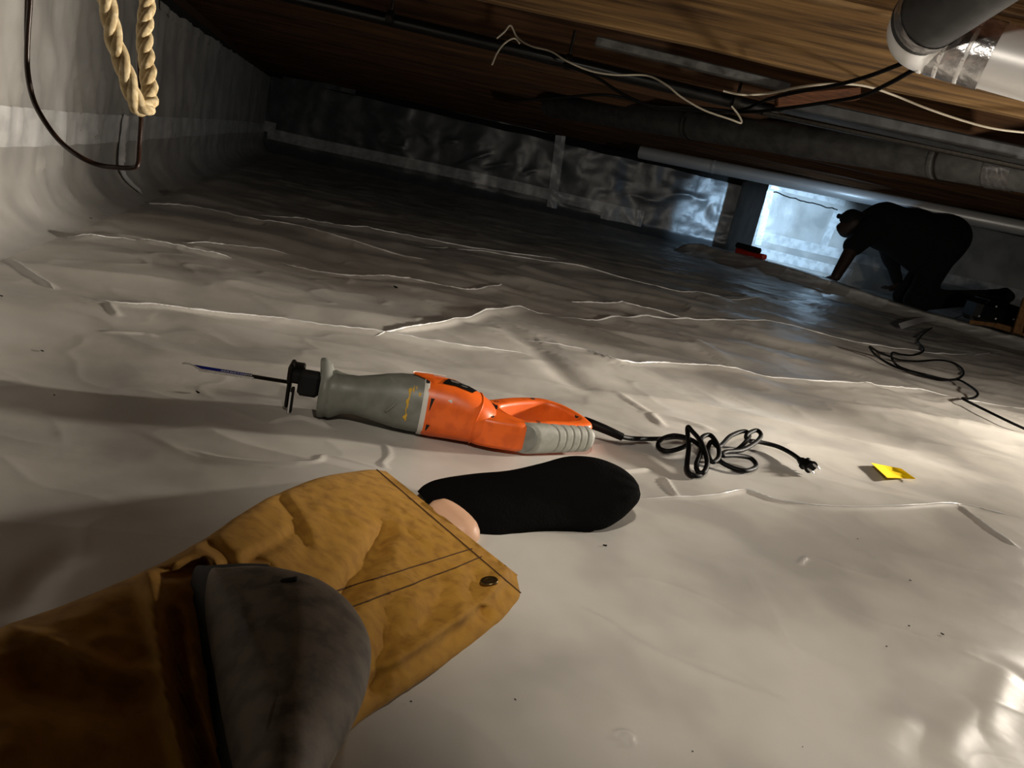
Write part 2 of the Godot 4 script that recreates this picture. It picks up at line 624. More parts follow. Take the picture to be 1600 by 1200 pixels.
func make_floor() -> void:
	var g := -1.6
	while g < BACK:
		rows_g.append(g)
		g += 0.05 if g < 0.25 else clampf(0.0031 * g * g, 0.0022, 0.032)
	rows_g.append(BACK)
	for c in NCOL:
		cols_s.append(float(c) / (NCOL - 1))
	for c in 12:
		cols_s.append(1.0 + float(c + 1) / 12.0)
	var n := cols_s.size()
	heights.resize(rows_g.size() * n)
	creases.resize(heights.size())
	var broad := noise(0.9, 3, 2)
	var mid := noise(2.3, 4, 2)
	var ridged := noise(1.5, 8, 2)
	var small := noise(7.5, 6, 2)
	var crumple := noise(4.0, 15, 2)
	for r in rows_g.size():
		var gg := rows_g[r]
		for c in n:
			var x := floor_x(gg, cols_s[c])
			# the sheet was pulled along the room: folds run longer across than deep
			var h := broad.get_noise_2d(x * 0.7, gg) * 0.022
			h += mid.get_noise_2d(x * 0.55 + gg * 0.25, gg * 1.1) * lerpf(0.0085, 0.013, smoothstep(1.2, 2.2, gg))
			h += small.get_noise_2d(x * 0.5, gg) * 0.0011
			var rd := 1.0 - absf(ridged.get_noise_2d(x * 0.45 - gg * 0.2, gg * 1.15)) * 2.6
			if rd > 0.0:
				h += rd * rd * rd * lerpf(0.003, 0.010, smoothstep(1.35, 2.4, gg))
			var rc := 1.0 - absf(crumple.get_noise_2d(x * 0.7 + gg * 0.4, gg)) * 3.2
			if rc > 0.0:
				h += rc * rc * rc * lerpf(0.0009, 0.003, smoothstep(1.35, 2.4, gg))
			heights[r * n + c] = h
	var F := [
		[0, 0.013, 0.004, [-60, 300, 0, 335, 30, 350, 62, 363, 130, 377, 212, 380]],
		[0, 0.014, 0.005, [215, 378, 260, 386, 310, 394, 362, 402]],
		[0, 0.013, 0.005, [285, 377, 350, 381, 400, 388, 452, 397]],
		[1, 0.012, 0.005, [440, 405, 480, 418, 540, 432, 620, 442, 700, 446]],
		[1, 0.010, 0.004, [105, 456, 175, 472, 300, 482, 420, 492, 520, 507, 620, 523, 720, 541, 830, 557]],
		[0, 0.012, 0.0035, [585, 521, 640, 517, 700, 512, 780, 498, 860, 491]],
		[0, 0.011, 0.004, [870, 497, 930, 499, 985, 497, 1050, 500, 1130, 507, 1205, 511, 1260, 523, 1330, 535, 1420, 548, 1500, 556, 1600, 551]],
		[1, 0.02, 0.007, [185, 270, 195, 305, 230, 318, 290, 326, 340, 336, 390, 349, 450, 360, 520, 380, 600, 398, 700, 416]],
		[1, 0.022, 0.007, [400, 340, 470, 349, 540, 356, 620, 368, 700, 383, 800, 402, 900, 418]],
		[1, 0.010, 0.004, [815, 533, 870, 545, 920, 556, 965, 571, 1020, 574, 1080, 577, 1200, 588, 1300, 604, 1400, 610, 1500, 622, 1650, 650]],
		[0, 0.005, 0.003, [990, 781, 1050, 780, 1120, 778, 1165, 772, 1220, 789, 1300, 799, 1400, 803, 1495, 800, 1560, 815, 1640, 832]],
		[0, 0.0028, 0.008, [890, 948, 940, 975, 1000, 1008, 1060, 1032, 1130, 1058, 1250, 1095]],
		[0, 0.0022, 0.007, [1165, 890, 1190, 935, 1220, 985, 1258, 1025]],
		[0, 0.003, 0.004, [280, 694, 350, 718, 420, 731, 490, 736, 505, 723, 560, 736, 610, 752]],
		[1, 0.014, 0.006, [660, 384, 740, 392, 800, 404, 900, 424, 1000, 445, 1080, 463, 1180, 470, 1290, 469]],
		[0, 0.012, 0.005, [880, 470, 940, 475, 1000, 482, 1075, 500]],
		[0, 0.010, 0.004, [690, 447, 740, 455, 790, 449]],
		[0, 0.003, 0.003, [600, 690, 607, 715, 596, 735, 604, 748]],
		[0, 0.005, 0.003, [170, 470, 175, 480, 185, 492]],
		[0, 0.004, 0.004, [150, 512, 190, 514, 225, 514, 245, 518]],
		[0, 0.006, 0.004, [930, 735, 970, 738, 1020, 735]],
		[0, 0.006, 0.0035, [1035, 745, 1050, 768, 1058, 778]],
		[0, 0.006, 0.004, [10, 400, 40, 420, 70, 440, 86, 452]],
		[0, 0.005, 0.003, [1490, 800, 1530, 830, 1590, 866]],
		[2, -0.014, 0.035, [780, 515, 830, 545, 880, 585, 930, 610]],
		[2, 0.01, 0.03, [1060, 520, 1110, 545, 1150, 570]],
		[0, 0.006, 0.004, [1000, 640, 1060, 655, 1120, 675]],
		[0, 0.005, 0.003, [960, 610, 1010, 640, 1040, 665]],
		[0, 0.007, 0.004, [420, 660, 470, 655, 520, 672]],
		[0, 0.012, 0.006, [930, 440, 1000, 452, 1060, 470, 1110, 478]],
		[0, 0.01, 0.006, [760, 430, 820, 440, 880, 452, 930, 462]],
		[3, -0.008, 0.02, [20, 960, 60, 900, 120, 860]],
		[2, 0.006, 0.02, [1380, 1160, 1395, 1130, 1420, 1105]],
		[2, 0.006, 0.018, [1540, 1140, 1560, 1080, 1580, 1040]],
		[2, 0.006, 0.018, [1480, 1190, 1500, 1130, 1540, 1090]],
		[0, 0.004, 0.004, [960, 1150, 980, 1150, 985, 1165]],
		[0, 0.004, 0.003, [1250, 880, 1255, 872, 1262, 866]],
		[2, 0.005, 0.02, [1500, 1000, 1560, 1020, 1640, 1060]],
	]
	for k in F.size():
		fold(px_line(F[k][3]), F[k][1] * (0.85 if F[k][0] < 2 else 0.6), F[k][2], mini(F[k][0], 2))
	var pts := PackedVector3Array()
	pts.resize(heights.size())
	for r in rows_g.size():
		var gg := rows_g[r]
		for c in n:
			var x := floor_x(gg, cols_s[c])
			var i := r * n + c
			var fade := smoothstep(0.0, 0.10, x - edge_left(gg)) * smoothstep(0.0, 0.15, BACK - gg)
			# flatter where the saw and the foot press the sheet down
			var press := 1.0 - 0.75 * exp(-(pow((x - 0.0) / 0.3, 2.0) + pow((gg - 1.13) / 0.14, 2.0)))
			heights[i] = (heights[i] * press + creases[i]) * fade
			pts[i] = Vector3(x, heights[i], -gg)
	var a := Acc.new()
	a.grid(pts, rows_g.size(), n)
	a.towards(Vector3.UP)
	var root := Node3D.new()
	root.name = "floor"
	add_child(root)
	structure(root, "wrinkled pale grey plastic sheeting laid over the whole crawl space floor", "floor")
	obj("sheeting", a, M.sheeting, root)
	# rolled sheet edges and fold crests; paler colour imitates the light they catch
	for k in [0, 1, 2, 3, 4, 5, 6, 7, 8, 9, 10, 14, 15, 16, 22, 23]:
		var px: Array = F[k][3]
		var line := PackedVector3Array()
		for q in range(0, px.size(), 2):
			line.append(at_height(px[q], px[q + 1], 0.0))
		line = smooth(line, 16)
		var rr := PackedFloat32Array()
		var wob := noise(3.0, 700 + k, 2)
		var kept := PackedVector3Array()
		for q in line.size():
			var s := float(q) / (line.size() - 1)
			var p := line[q]
			if p.x < edge_left(-p.z) + 0.02:
				continue
			var thick := clampf(0.0014 * -p.z, 0.0011, 0.0040) * (0.75 + 0.6 * wob.get_noise_1d(s * 6.0)) * (0.12 + 0.88 * smoothstep(0.0, 0.15, s) * smoothstep(1.0, 0.85, s))
			kept.append(Vector3(p.x, ground(p.x, -p.z) + thick * 0.2, p.z))
			rr.append(thick)
		obj("sheet_edge_highlight", tube(kept, 0.002, 6, rr), M.tape, root)
	# the slab of earth under it
	obj("earth", box_at(Vector3(2.5, -0.16, -4.0), Vector3(18, 0.2, 13), 0.01), M.masonry, root)


# ---------------------------------------------------------------- walls
var wall_t := Vector3(-0.29, 0, -1).normalized()      # along the left wall, away from the camera
var wall_n := Vector3(1, 0, -0.29).normalized()       # out of the left wall into the room

func left_wall_point(t: float, y: float, bump: float) -> Vector3:
	return Vector3(-0.81, 0, 0) + wall_t * t + Vector3.UP * y + wall_n * bump

# where the ray through a pixel meets the left wall: (t, y)
func on_left_wall(px: float, py: float) -> Vector2:
	var d := ray(px, py)
	var o := Vector3(0, CAM_H, 0)
	var k := (Vector3(-0.81, 0, 0) - o).dot(wall_n) / d.dot(wall_n)
	var p := o + d * k - Vector3(-0.81, 0, 0)
	return Vector2(p.dot(wall_t), p.y)

func on_back_wall(px: float, py: float) -> Vector2:
	var d := ray(px, py)
	var p := Vector3(0, CAM_H, 0) + d * (-BACK / d.z)
	return Vector2(p.x, p.y)

# bumps of a wall sheet: noise pulled along the height, and traced folds [[points], high, wide]
func sheet_bump(u: float, y: float, folds: Array, ns: Array) -> float:
	var b: float = ns[0].get_noise_2d(u * 2.2, y * 0.5) * 0.016
	b += ns[1].get_noise_2d(u * 2.0, y * 0.8) * 0.005
	var rd: float = 1.0 - absf(ns[2].get_noise_2d(u * 1.2 + y * 0.5, y * 0.55)) * 3.0
	if rd > 0.0:
		b += rd * rd * rd * 0.008
	for f in folds:
		var p: PackedVector2Array = f[0]
		var w: float = f[2]
		var best := 1e9
		for i in p.size() - 1:
			var q := Geometry2D.get_closest_point_to_segment(Vector2(u, y), p[i], p[i + 1])
			best = minf(best, q.distance_to(Vector2(u, y)))
		if best < w * 6.0:
			b += f[1] * exp(-best / w)
	return b

func make_left_wall() -> void:
	var ns := [noise(1.6, 81, 2), noise(6.0, 82, 2), noise(2.4, 83, 2)]
	var folds := []
	for e in [
		[0.02, 0.010, [190, 178, 184, 220, 183, 270, 188, 292]],
		[0.014, 0.006, [62, 230, 63, 280, 65, 315]],
		[0.010, 0.006, [145, 20, 138, 80, 130, 130, 127, 178]],
		[0.012, 0.008, [236, 0, 240, 60, 238, 130]],
		[0.012, 0.006, [145, 205, 160, 260, 178, 290]],
		[0.010, 0.006, [230, 215, 232, 250, 218, 290]],
		[0.008, 0.006, [90, 300, 102, 322]],
		[0.008, 0.006, [135, 298, 148, 316]],
		[0.015, 0.012, [310, 205, 300, 225, 282, 268]],
		[0.012, 0.01, [268, 210, 272, 228]],
		[0.012, 0.012, [372, 230, 374, 258]],
		[0.010, 0.008, [30, 130, 32, 150]],
	]:
		var p := PackedVector2Array()
		for k in range(0, e[2].size(), 2):
			p.append(on_left_wall(e[2][k], e[2][k + 1]))
		folds.append([p, e[0], e[1]])
	var root := Node3D.new()
	root.name = "wall_left"
	add_child(root)
	structure(root, "slanting side wall hung with pale plastic sheeting and a taped seam", "wall")
	var long := sqrt(1.0 + 0.29 * 0.29)
	var t_end := BACK * long
	var ts := PackedFloat32Array()
	var t := -1.7
	while t < t_end:
		ts.append(t)
		t += clampf(0.0085 * absf(t), 0.02, 0.05)
	ts.append(t_end)
	# up the cove, then up the wall
	var prof := []
	for k in 13:
		var g := PI / 2 * k / 12.0
		prof.append([COVE * (1.0 - sin(g)), COVE * (1.0 - cos(g))])
	for k in 44:
		prof.append([0.0, COVE + (k + 1) / 44.0])
	var top_n := noise(2.0, 90, 3)
	var pts := PackedVector3Array()
	for tt in ts:
		var top := lerpf(0.735, 0.845, clampf(tt / t_end, 0, 1)) + top_n.get_noise_1d(tt * 2.0) * 0.012
		for k in prof.size():
			var y: float = prof[k][1]
			if k > 12:
				y = COVE + (top - COVE) * (k - 12) / 44.0
			var b := sheet_bump(tt, y, folds, ns) * smoothstep(0.0, 0.05, y) * smoothstep(0.0, 0.3, t_end - tt)
			var off: float = prof[k][0]
			pts.append(left_wall_point(tt, y, off + maxf(b, -0.02)) if k > 12 else left_wall_point(tt, y + b * 0.4, off + b * 0.6))
	# the foot of the cove follows the wall's own direction: put it on the sheet's edge
	var a := Acc.new()
	a.grid(pts, ts.size(), prof.size())
	a.towards(wall_n)
	obj("sheeting", a, M.wall_sheeting, root)
	# the block wall behind it
	obj("block_wall", box_at(left_wall_point(t_end * 0.5 - 0.7, 0.30, -0.13), Vector3(t_end + 2.6, 1.08, 0.2), 0.005, Basis(wall_t, Vector3.UP, -wall_n)), M.masonry, root)
	# the taped seam: top and bottom edge as the photograph shows them
	var tape_line := func(line: Array, half: float, out_by: float) -> Acc:
		var c := PackedVector3Array()
		for k in range(0, line.size(), 2):
			var q := on_left_wall(line[k], line[k + 1])
			c.append(Vector3(q.x, q.y, 0))
		c = smooth(c, 24)
		var tp := PackedVector3Array()
		for k in c.size():
			var dir := (c[mini(k + 1, c.size() - 1)] - c[maxi(k - 1, 0)]).normalized()
			var up := Vector3(-dir.y, dir.x, 0)
			for j in 9:
				var q := c[k] + up * lerpf(-half, half, j / 8.0)
				var off := 0.0
				var y := q.y
				var b := sheet_bump(q.x, y, folds, ns) * smoothstep(0.0, 0.3, t_end - q.x)
				if y < COVE:
					var sn := 1.0 - y / COVE
					off = COVE * (1.0 - sqrt(maxf(0.0, 1.0 - sn * sn))) + b * 0.6
				else:
					off = maxf(b, -0.02)
				tp.append(left_wall_point(q.x, y, off + out_by))
		var ta := Acc.new()
		ta.grid(tp, c.size(), 9)
		return ta.towards(wall_n)
	obj("seam_tape", tape_line.call([-120, 190, 0, 197, 90, 200, 180, 201, 240, 199, 320, 198, 380, 198, 412, 200], 0.05, 0.004), M.tape, root)
	obj("patch_tape", tape_line.call([190, 180, 184, 220, 182, 262, 187, 290], 0.022, 0.014), M.tape, root)
	obj("edge_tape", tape_line.call([246, 6, 290, 42, 330, 66, 352, 88, 378, 104, 410, 114], 0.016, 0.006), M.wall_sheeting, root)
	obj("rim_board", box_at(left_wall_point(t_end * 0.5 - 0.7, 1.04, -0.26), Vector3(t_end + 2.6, 0.42, 0.04), 0.004, Basis(wall_t, Vector3.UP, -wall_n)), M.shaded_old_wood, root)
	# sill timber on the wall
	obj("sill_plate", box_at(left_wall_point(t_end * 0.5 - 0.7, 0.868, -0.12), Vector3(t_end + 2.6, 0.05, 0.16), 0.004, Basis(wall_t, Vector3.UP, -wall_n)), M.shaded_old_wood, root)

func make_back_wall() -> void:
	var ns := [noise(1.2, 84, 2), noise(4.0, 85, 2), noise(1.6, 86, 2)]
	var folds := []
	for e in [
		[0.03, 0.02, [592, 205, 600, 225, 628, 232, 636, 215, 622, 200]],
		[0.03, 0.018, [715, 260, 740, 247, 762, 240]],
		[0.025, 0.02, [760, 262, 790, 256]],
		[0.03, 0.018, [815, 282, 820, 270, 832, 265]],
		[0.025, 0.018, [690, 230, 700, 220, 712, 220]],
		[0.02, 0.015, [462, 188, 470, 206]],
		[0.02, 0.015, [440, 190, 452, 205]],
		[0.02, 0.02, [520, 195, 560, 225]],
		[0.02, 0.02, [1160, 330, 1140, 380]],
		[0.02, 0.02, [1120, 300, 1110, 360]],
	]:
		var p := PackedVector2Array()
		for k in range(0, e[2].size(), 2):
			p.append(on_back_wall(e[2][k], e[2][k + 1]))
		folds.append([p, e[0], e[1]])
	var root := Node3D.new()
	root.name = "wall_back"
	add_child(root)
	structure(root, "far wall hung with plastic sheeting, taped along its foot", "wall")
	var x0 := wall_x(BACK)
	var nx := 260
	var ny := 40
	var pts := PackedVector3Array()
	var top_n := noise(1.3, 91, 3)
	for i in nx + 1:
		var x := lerpf(x0, 9.5, pow(float(i) / nx, 1.2))
		var top := lerpf(0.86, 0.80, clampf((x - x0) / 6.0, 0, 1)) + top_n.get_noise_1d(x) * 0.015
		for j in ny + 1:
			var y := top * j / ny
			var b := sheet_bump(x * 0.5, y, [], ns) * 1.6 + sheet_bump(x, y, folds, ns) * 0.8
			pts.append(Vector3(x, y, -BACK + maxf(b, -0.02) * smoothstep(0.0, 0.06, y) + 0.10 * pow(clampf(1.0 - y / 0.12, 0, 1), 2.0)))
	var a := Acc.new()
	a.grid(pts, nx + 1, ny + 1)
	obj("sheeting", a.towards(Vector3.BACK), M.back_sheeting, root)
	obj("block_wall", box_at(Vector3(3.0, 0.5, -BACK - 0.15), Vector3(14.5, 1.4, 0.2), 0.005), M.masonry, root)
	obj("sill_plate", box_at(Vector3(3.0, 0.96, -BACK - 0.02), Vector3(14.5, 0.06, 0.16), 0.004), M.shaded_old_wood, root)
	var strip := func(line: Array, half: float) -> Acc:
		var c := PackedVector3Array()
		for k in range(0, line.size(), 2):
			var q := on_back_wall(line[k], line[k + 1])
			c.append(Vector3(q.x, q.y, 0))
		c = smooth(c, 20)
		var tp := PackedVector3Array()
		for k in c.size():
			var dir := (c[mini(k + 1, c.size() - 1)] - c[maxi(k - 1, 0)]).normalized()
			var up := Vector3(-dir.y, dir.x, 0)
			for j in 7:
				var q := c[k] + up * lerpf(-half, half, j / 6.0)
				var b := sheet_bump(q.x * 0.5, q.y, [], ns) * 1.6 + sheet_bump(q.x, q.y, folds, ns) * 0.8
				tp.append(Vector3(q.x, q.y, -BACK + maxf(b, -0.02) * smoothstep(0.0, 0.06, q.y) + 0.012))
		var ta := Acc.new()
		ta.grid(tp, c.size(), 7)
		return ta.towards(Vector3.BACK)
	obj("seam_tape", strip.call([419, 208, 480, 222, 600, 247, 700, 268, 800, 290, 900, 314, 968, 330, 1004, 338], 0.062), M.tape, root)
	obj("patch_tape", strip.call([876, 212, 872, 245, 866, 290, 862, 325], 0.06), M.tape, root)
	obj("patch_tape", strip.call([408, 196, 420, 198, 432, 201], 0.06), M.tape, root)
	obj("patch_tape", strip.call([940, 330, 975, 336, 1004, 343], 0.09), M.tape, root)
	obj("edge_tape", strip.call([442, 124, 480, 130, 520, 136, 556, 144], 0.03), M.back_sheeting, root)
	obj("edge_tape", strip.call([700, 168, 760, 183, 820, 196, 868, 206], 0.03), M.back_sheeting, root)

# the pier that the far worker's lamp shines on
func make_pier() -> void:
	var g := 8.3
	var foot := func(px: float, py: float) -> Vector2:
		var d := ray(px, py)
		var p := Vector3(0, CAM_H, 0) + d * (-g / d.z)
		return Vector2(p.x, p.y)
	var lo: Vector2 = foot.call(1184, 350)
	var hi: Vector2 = foot.call(1420, 400)
	var root := Node3D.new()
	root.name = "wall_side"
	add_child(root)
	structure(root, "projecting stretch of far wall lit blue white by the other worker's lamp", "wall")
	var ns := [noise(1.2, 94, 2), noise(4.0, 95, 2), noise(1.6, 96, 2)]
	var front := func(x: float, y: float) -> Vector3:
		return Vector3(x, y, -g + sheet_bump(x, y, [], ns) * 0.5)
	var pts := PackedVector3Array()
	var right := 9.0
	for i in 121:
		var x := lerpf(lo.x, right, i / 120.0)
		for j in 25:
			pts.append(front.call(x, 0.83 * j / 24.0))
	var a := Acc.new()
	a.grid(pts, 121, 25)
	obj("sheeting", a.towards(Vector3.BACK), M.wall_sheeting, root)
	obj("block_wall", box_at(Vector3((lo.x + right) * 0.5 + 0.01, 0.43, -g - 0.65), Vector3(right - lo.x, 0.86, 1.24), 0.01), M.wall_sheeting, root)
	var band := func(x0: float, y0: float, x1: float, y1: float, half: float, n := 30) -> Acc:
		var tp := PackedVector3Array()
		var dir := Vector2(x1 - x0, y1 - y0).normalized()
		for i in n + 1:
			var c := Vector2(x0, y0).lerp(Vector2(x1, y1), float(i) / n)
			for j in 5:
				var q := c + Vector2(-dir.y, dir.x) * lerpf(-half, half, j / 4.0)
				tp.append(front.call(q.x, q.y) + Vector3(0, 0, 0.008))
		var ta := Acc.new()
		ta.grid(tp, n + 1, 5)
		return ta.towards(Vector3.BACK)
	obj("seam_tape", band.call(lo.x + 0.02, 0.30, right, 0.27, 0.05), M.tape, root)
	obj("seam_tape", band.call(lo.x + 0.05, 0.14, lo.x + 1.1, 0.12, 0.05), M.tape, root)
	obj("edge_tape", band.call(lo.x + 0.02, 0.815, lo.x + 0.8, 0.80, 0.03), M.tape, root)
	obj("edge_tape", band.call(lo.x + 0.06, 0.2, lo.x + 0.03, 0.76, 0.035), M.tape, root)
	var dark := PackedVector3Array()
	var jag := noise(6.0, 97, 2)
	for i in 24:
		var x := lo.x + 0.06 + i * 0.03
		dark.append(front.call(x, 0.755 - i * 0.0015 + jag.get_noise_1d(x) * 0.018) + Vector3(0, 0, 0.004))
	obj("torn_gap", tube(dark, 0.007, 6), M.masonry, root)
	obj("edge_tape", band.call(lo.x + 0.72, 0.30, lo.x + 0.76, 0.72, 0.04), M.tape, root)

# the sheeted kerb in front of the worker
func make_kerb() -> void:
	var line := PackedVector3Array()
	for e in [[1040, 396, 7.6], [1080, 381, 7.3], [1130, 391, 7.0], [1190, 406, 6.6], [1290, 437, 6.0], [1380, 468, 5.7], [1460, 492, 5.45], [1540, 512, 5.25], [1640, 536, 5.0], [1900, 602, 4.8]]:
		line.append(at_depth(e[0], e[1], e[2]))
	line = smooth(line, 12)
	var pts := PackedVector3Array()
	var nz := noise(3.0, 101, 3)
	var na := noise(9.0, 102, 2)
	for i in line.size():
		var p := line[i]
		var t := (line[mini(i + 1, line.size() - 1)] - line[maxi(i - 1, 0)])
		var out_dir := Vector3(-t.z, 0, t.x).normalized()
		if out_dir.z < 0.0:
			out_dir = -out_dir
		var foot := 0.0
		for j in 20:
			var q := Vector3.ZERO
			if j < 10:                      # the face, sloping to the floor
				var s := j / 9.0
				q = p + out_dir * (0.16 * pow(1.0 - s, 2.0)) 
				q.y = lerpf(-0.01, p.y, s)
			elif j < 14:                    # over the top
				var s := (j - 9) / 4.0
				q = p - out_dir * 0.14 * s
				q.y = p.y + 0.004 * sin(s * PI)
			else:                           # down behind
				var s := (j - 13) / 6.0
				q = p - out_dir * (0.14 + 0.02 * s)
				q.y = lerpf(p.y, -0.01, s)
			var b := nz.get_noise_2d(i * 0.06, j * 0.12) * 0.022 + na.get_noise_2d(i * 0.05, j * 0.05) * 0.01
			pts.append(q + out_dir * b * (1.0 if j < 9 else 0.3) + Vector3.UP * (b * 0.25 if j >= 9 else 0.0))
	var a := Acc.new()
	a.grid(pts, line.size(), 20)
	var root := Node3D.new()
	root.name = "trim_1"
	add_child(root)
	structure(root, "low kerb wrapped in grey plastic sheeting in front of the crouching worker", "kerb")
	obj("sheeting", a.towards(Vector3(0, 1, 1)), M.wall_sheeting, root)
	# tape pieces stuck over the face
	for e in [[1357, 462, 0.07, 0.15], [1262, 434, 0.035, 0.1], [1075, 384, 0.03, 0.1]]:
		var best := 0
		var want := at_depth(e[0], e[1], 6.0)
		var bd := 1e9
		for i in line.size():
			var sp := line[i] - Vector3(0, CAM_H, 0)
			var dir := ray(e[0], e[1]).normalized()
			var off := sp.normalized().distance_to(dir)
			if off < bd:
				bd = off
				best = i
		var tp := PackedVector3Array()
		var i0 := maxi(best - 4, 0)
		var i1 := mini(best + 4, line.size() - 1)
		for i in range(i0, i1 + 1):
			for j in range(3, 13):
				tp.append(pts[i * 20 + j] + Vector3(0, 0.004, 0.006))
		var ta := Acc.new()
		ta.grid(tp, i1 - i0 + 1, 10)
		obj("patch_tape", ta.towards(Vector3(0, 1, 1)), M.tape, root)

func make_ceiling() -> void:
	var root := Node3D.new()
	root.name = "ceiling"
	add_child(root)
	structure(root, "old timber floor joists and boards overhead", "ceiling")
	var x := -5.0
	var k := 0
	while x < 11.0:
		obj("floorboard", box_at(Vector3(x + 0.1, 1.20, -4.0), Vector3(0.196, 0.03, 13), 0.003), M.deck_wood, root)
		x += 0.2
		k += 1
	obj("upper_floor", box_at(Vector3(3.0, 1.27, -4.0), Vector3(18, 0.08, 13.4), 0.01), M.masonry, root)
	var sag := noise(0.8, 110, 2)
	for g in [-1.5, -0.6, 0.25, 1.05, 1.85, 2.62, 3.36, 4.1, 4.85, 5.6, 6.35, 7.1, 7.85, 8.6, 9.3]:
		var y0: float = 0.90 + sag.get_noise_1d(g * 3.0) * 0.006
		obj("joist", joist(g, y0), M.joist_wood if g < 3.0 else M.shaded_old_wood, root)  # joists past the pipe take the colour darkened for the dim back



# a joist with slightly wavy faces and eased arrises
func joist(g: float, y0: float) -> Acc:
	var rings := []
	var w := noise(1.5, int(g * 100) + 500, 3)
	for i in 61:
		var x := lerpf(-5.0, 11.0, i / 60.0)
		if x < wall_x(g) - 0.20:
			x = wall_x(g) - 0.20
			if i < 60 and lerpf(-5.0, 11.0, (i + 1) / 60.0) < x:
				continue
		var dz := w.get_noise_1d(x) * 0.006
		var dy := w.get_noise_1d(x + 40.0) * 0.006
		var r := PackedVector3Array()
		for c in [[-0.022, 0.004], [-0.018, 0.0], [0.018, 0.0], [0.022, 0.004], [0.022, 0.285], [-0.022, 0.285]]:
			r.append(Vector3(x, y0 + c[1] + (dy if c[1] < 0.1 else 0.0), -g + c[0] + dz))
		rings.append(r)
	var raw := loft(rings)
	# hard edges: give every face its own corners
	var a := Acc.new()
	for k in range(0, raw.f.size(), 3):
		a.tri(raw.v[raw.f[k]], raw.v[raw.f[k + 1]], raw.v[raw.f[k + 2]])
	return a

func make_far_walls() -> void:
	var r := Node3D.new()
	r.name = "wall_right"
	add_child(r)
	structure(r, "side wall beyond the right edge of the crawl space", "wall")
	obj("block_wall", box_at(Vector3(9.6, 0.5, -4.0), Vector3(0.2, 1.6, 13), 0.01), M.wall_sheeting, r)
	var f := Node3D.new()
	f.name = "wall_front"
	add_child(f)
	structure(f, "wall behind the camera", "wall")
	obj("block_wall", box_at(Vector3(3.0, 0.5, 1.7), Vector3(18, 1.6, 0.2), 0.01), M.wall_sheeting, f)


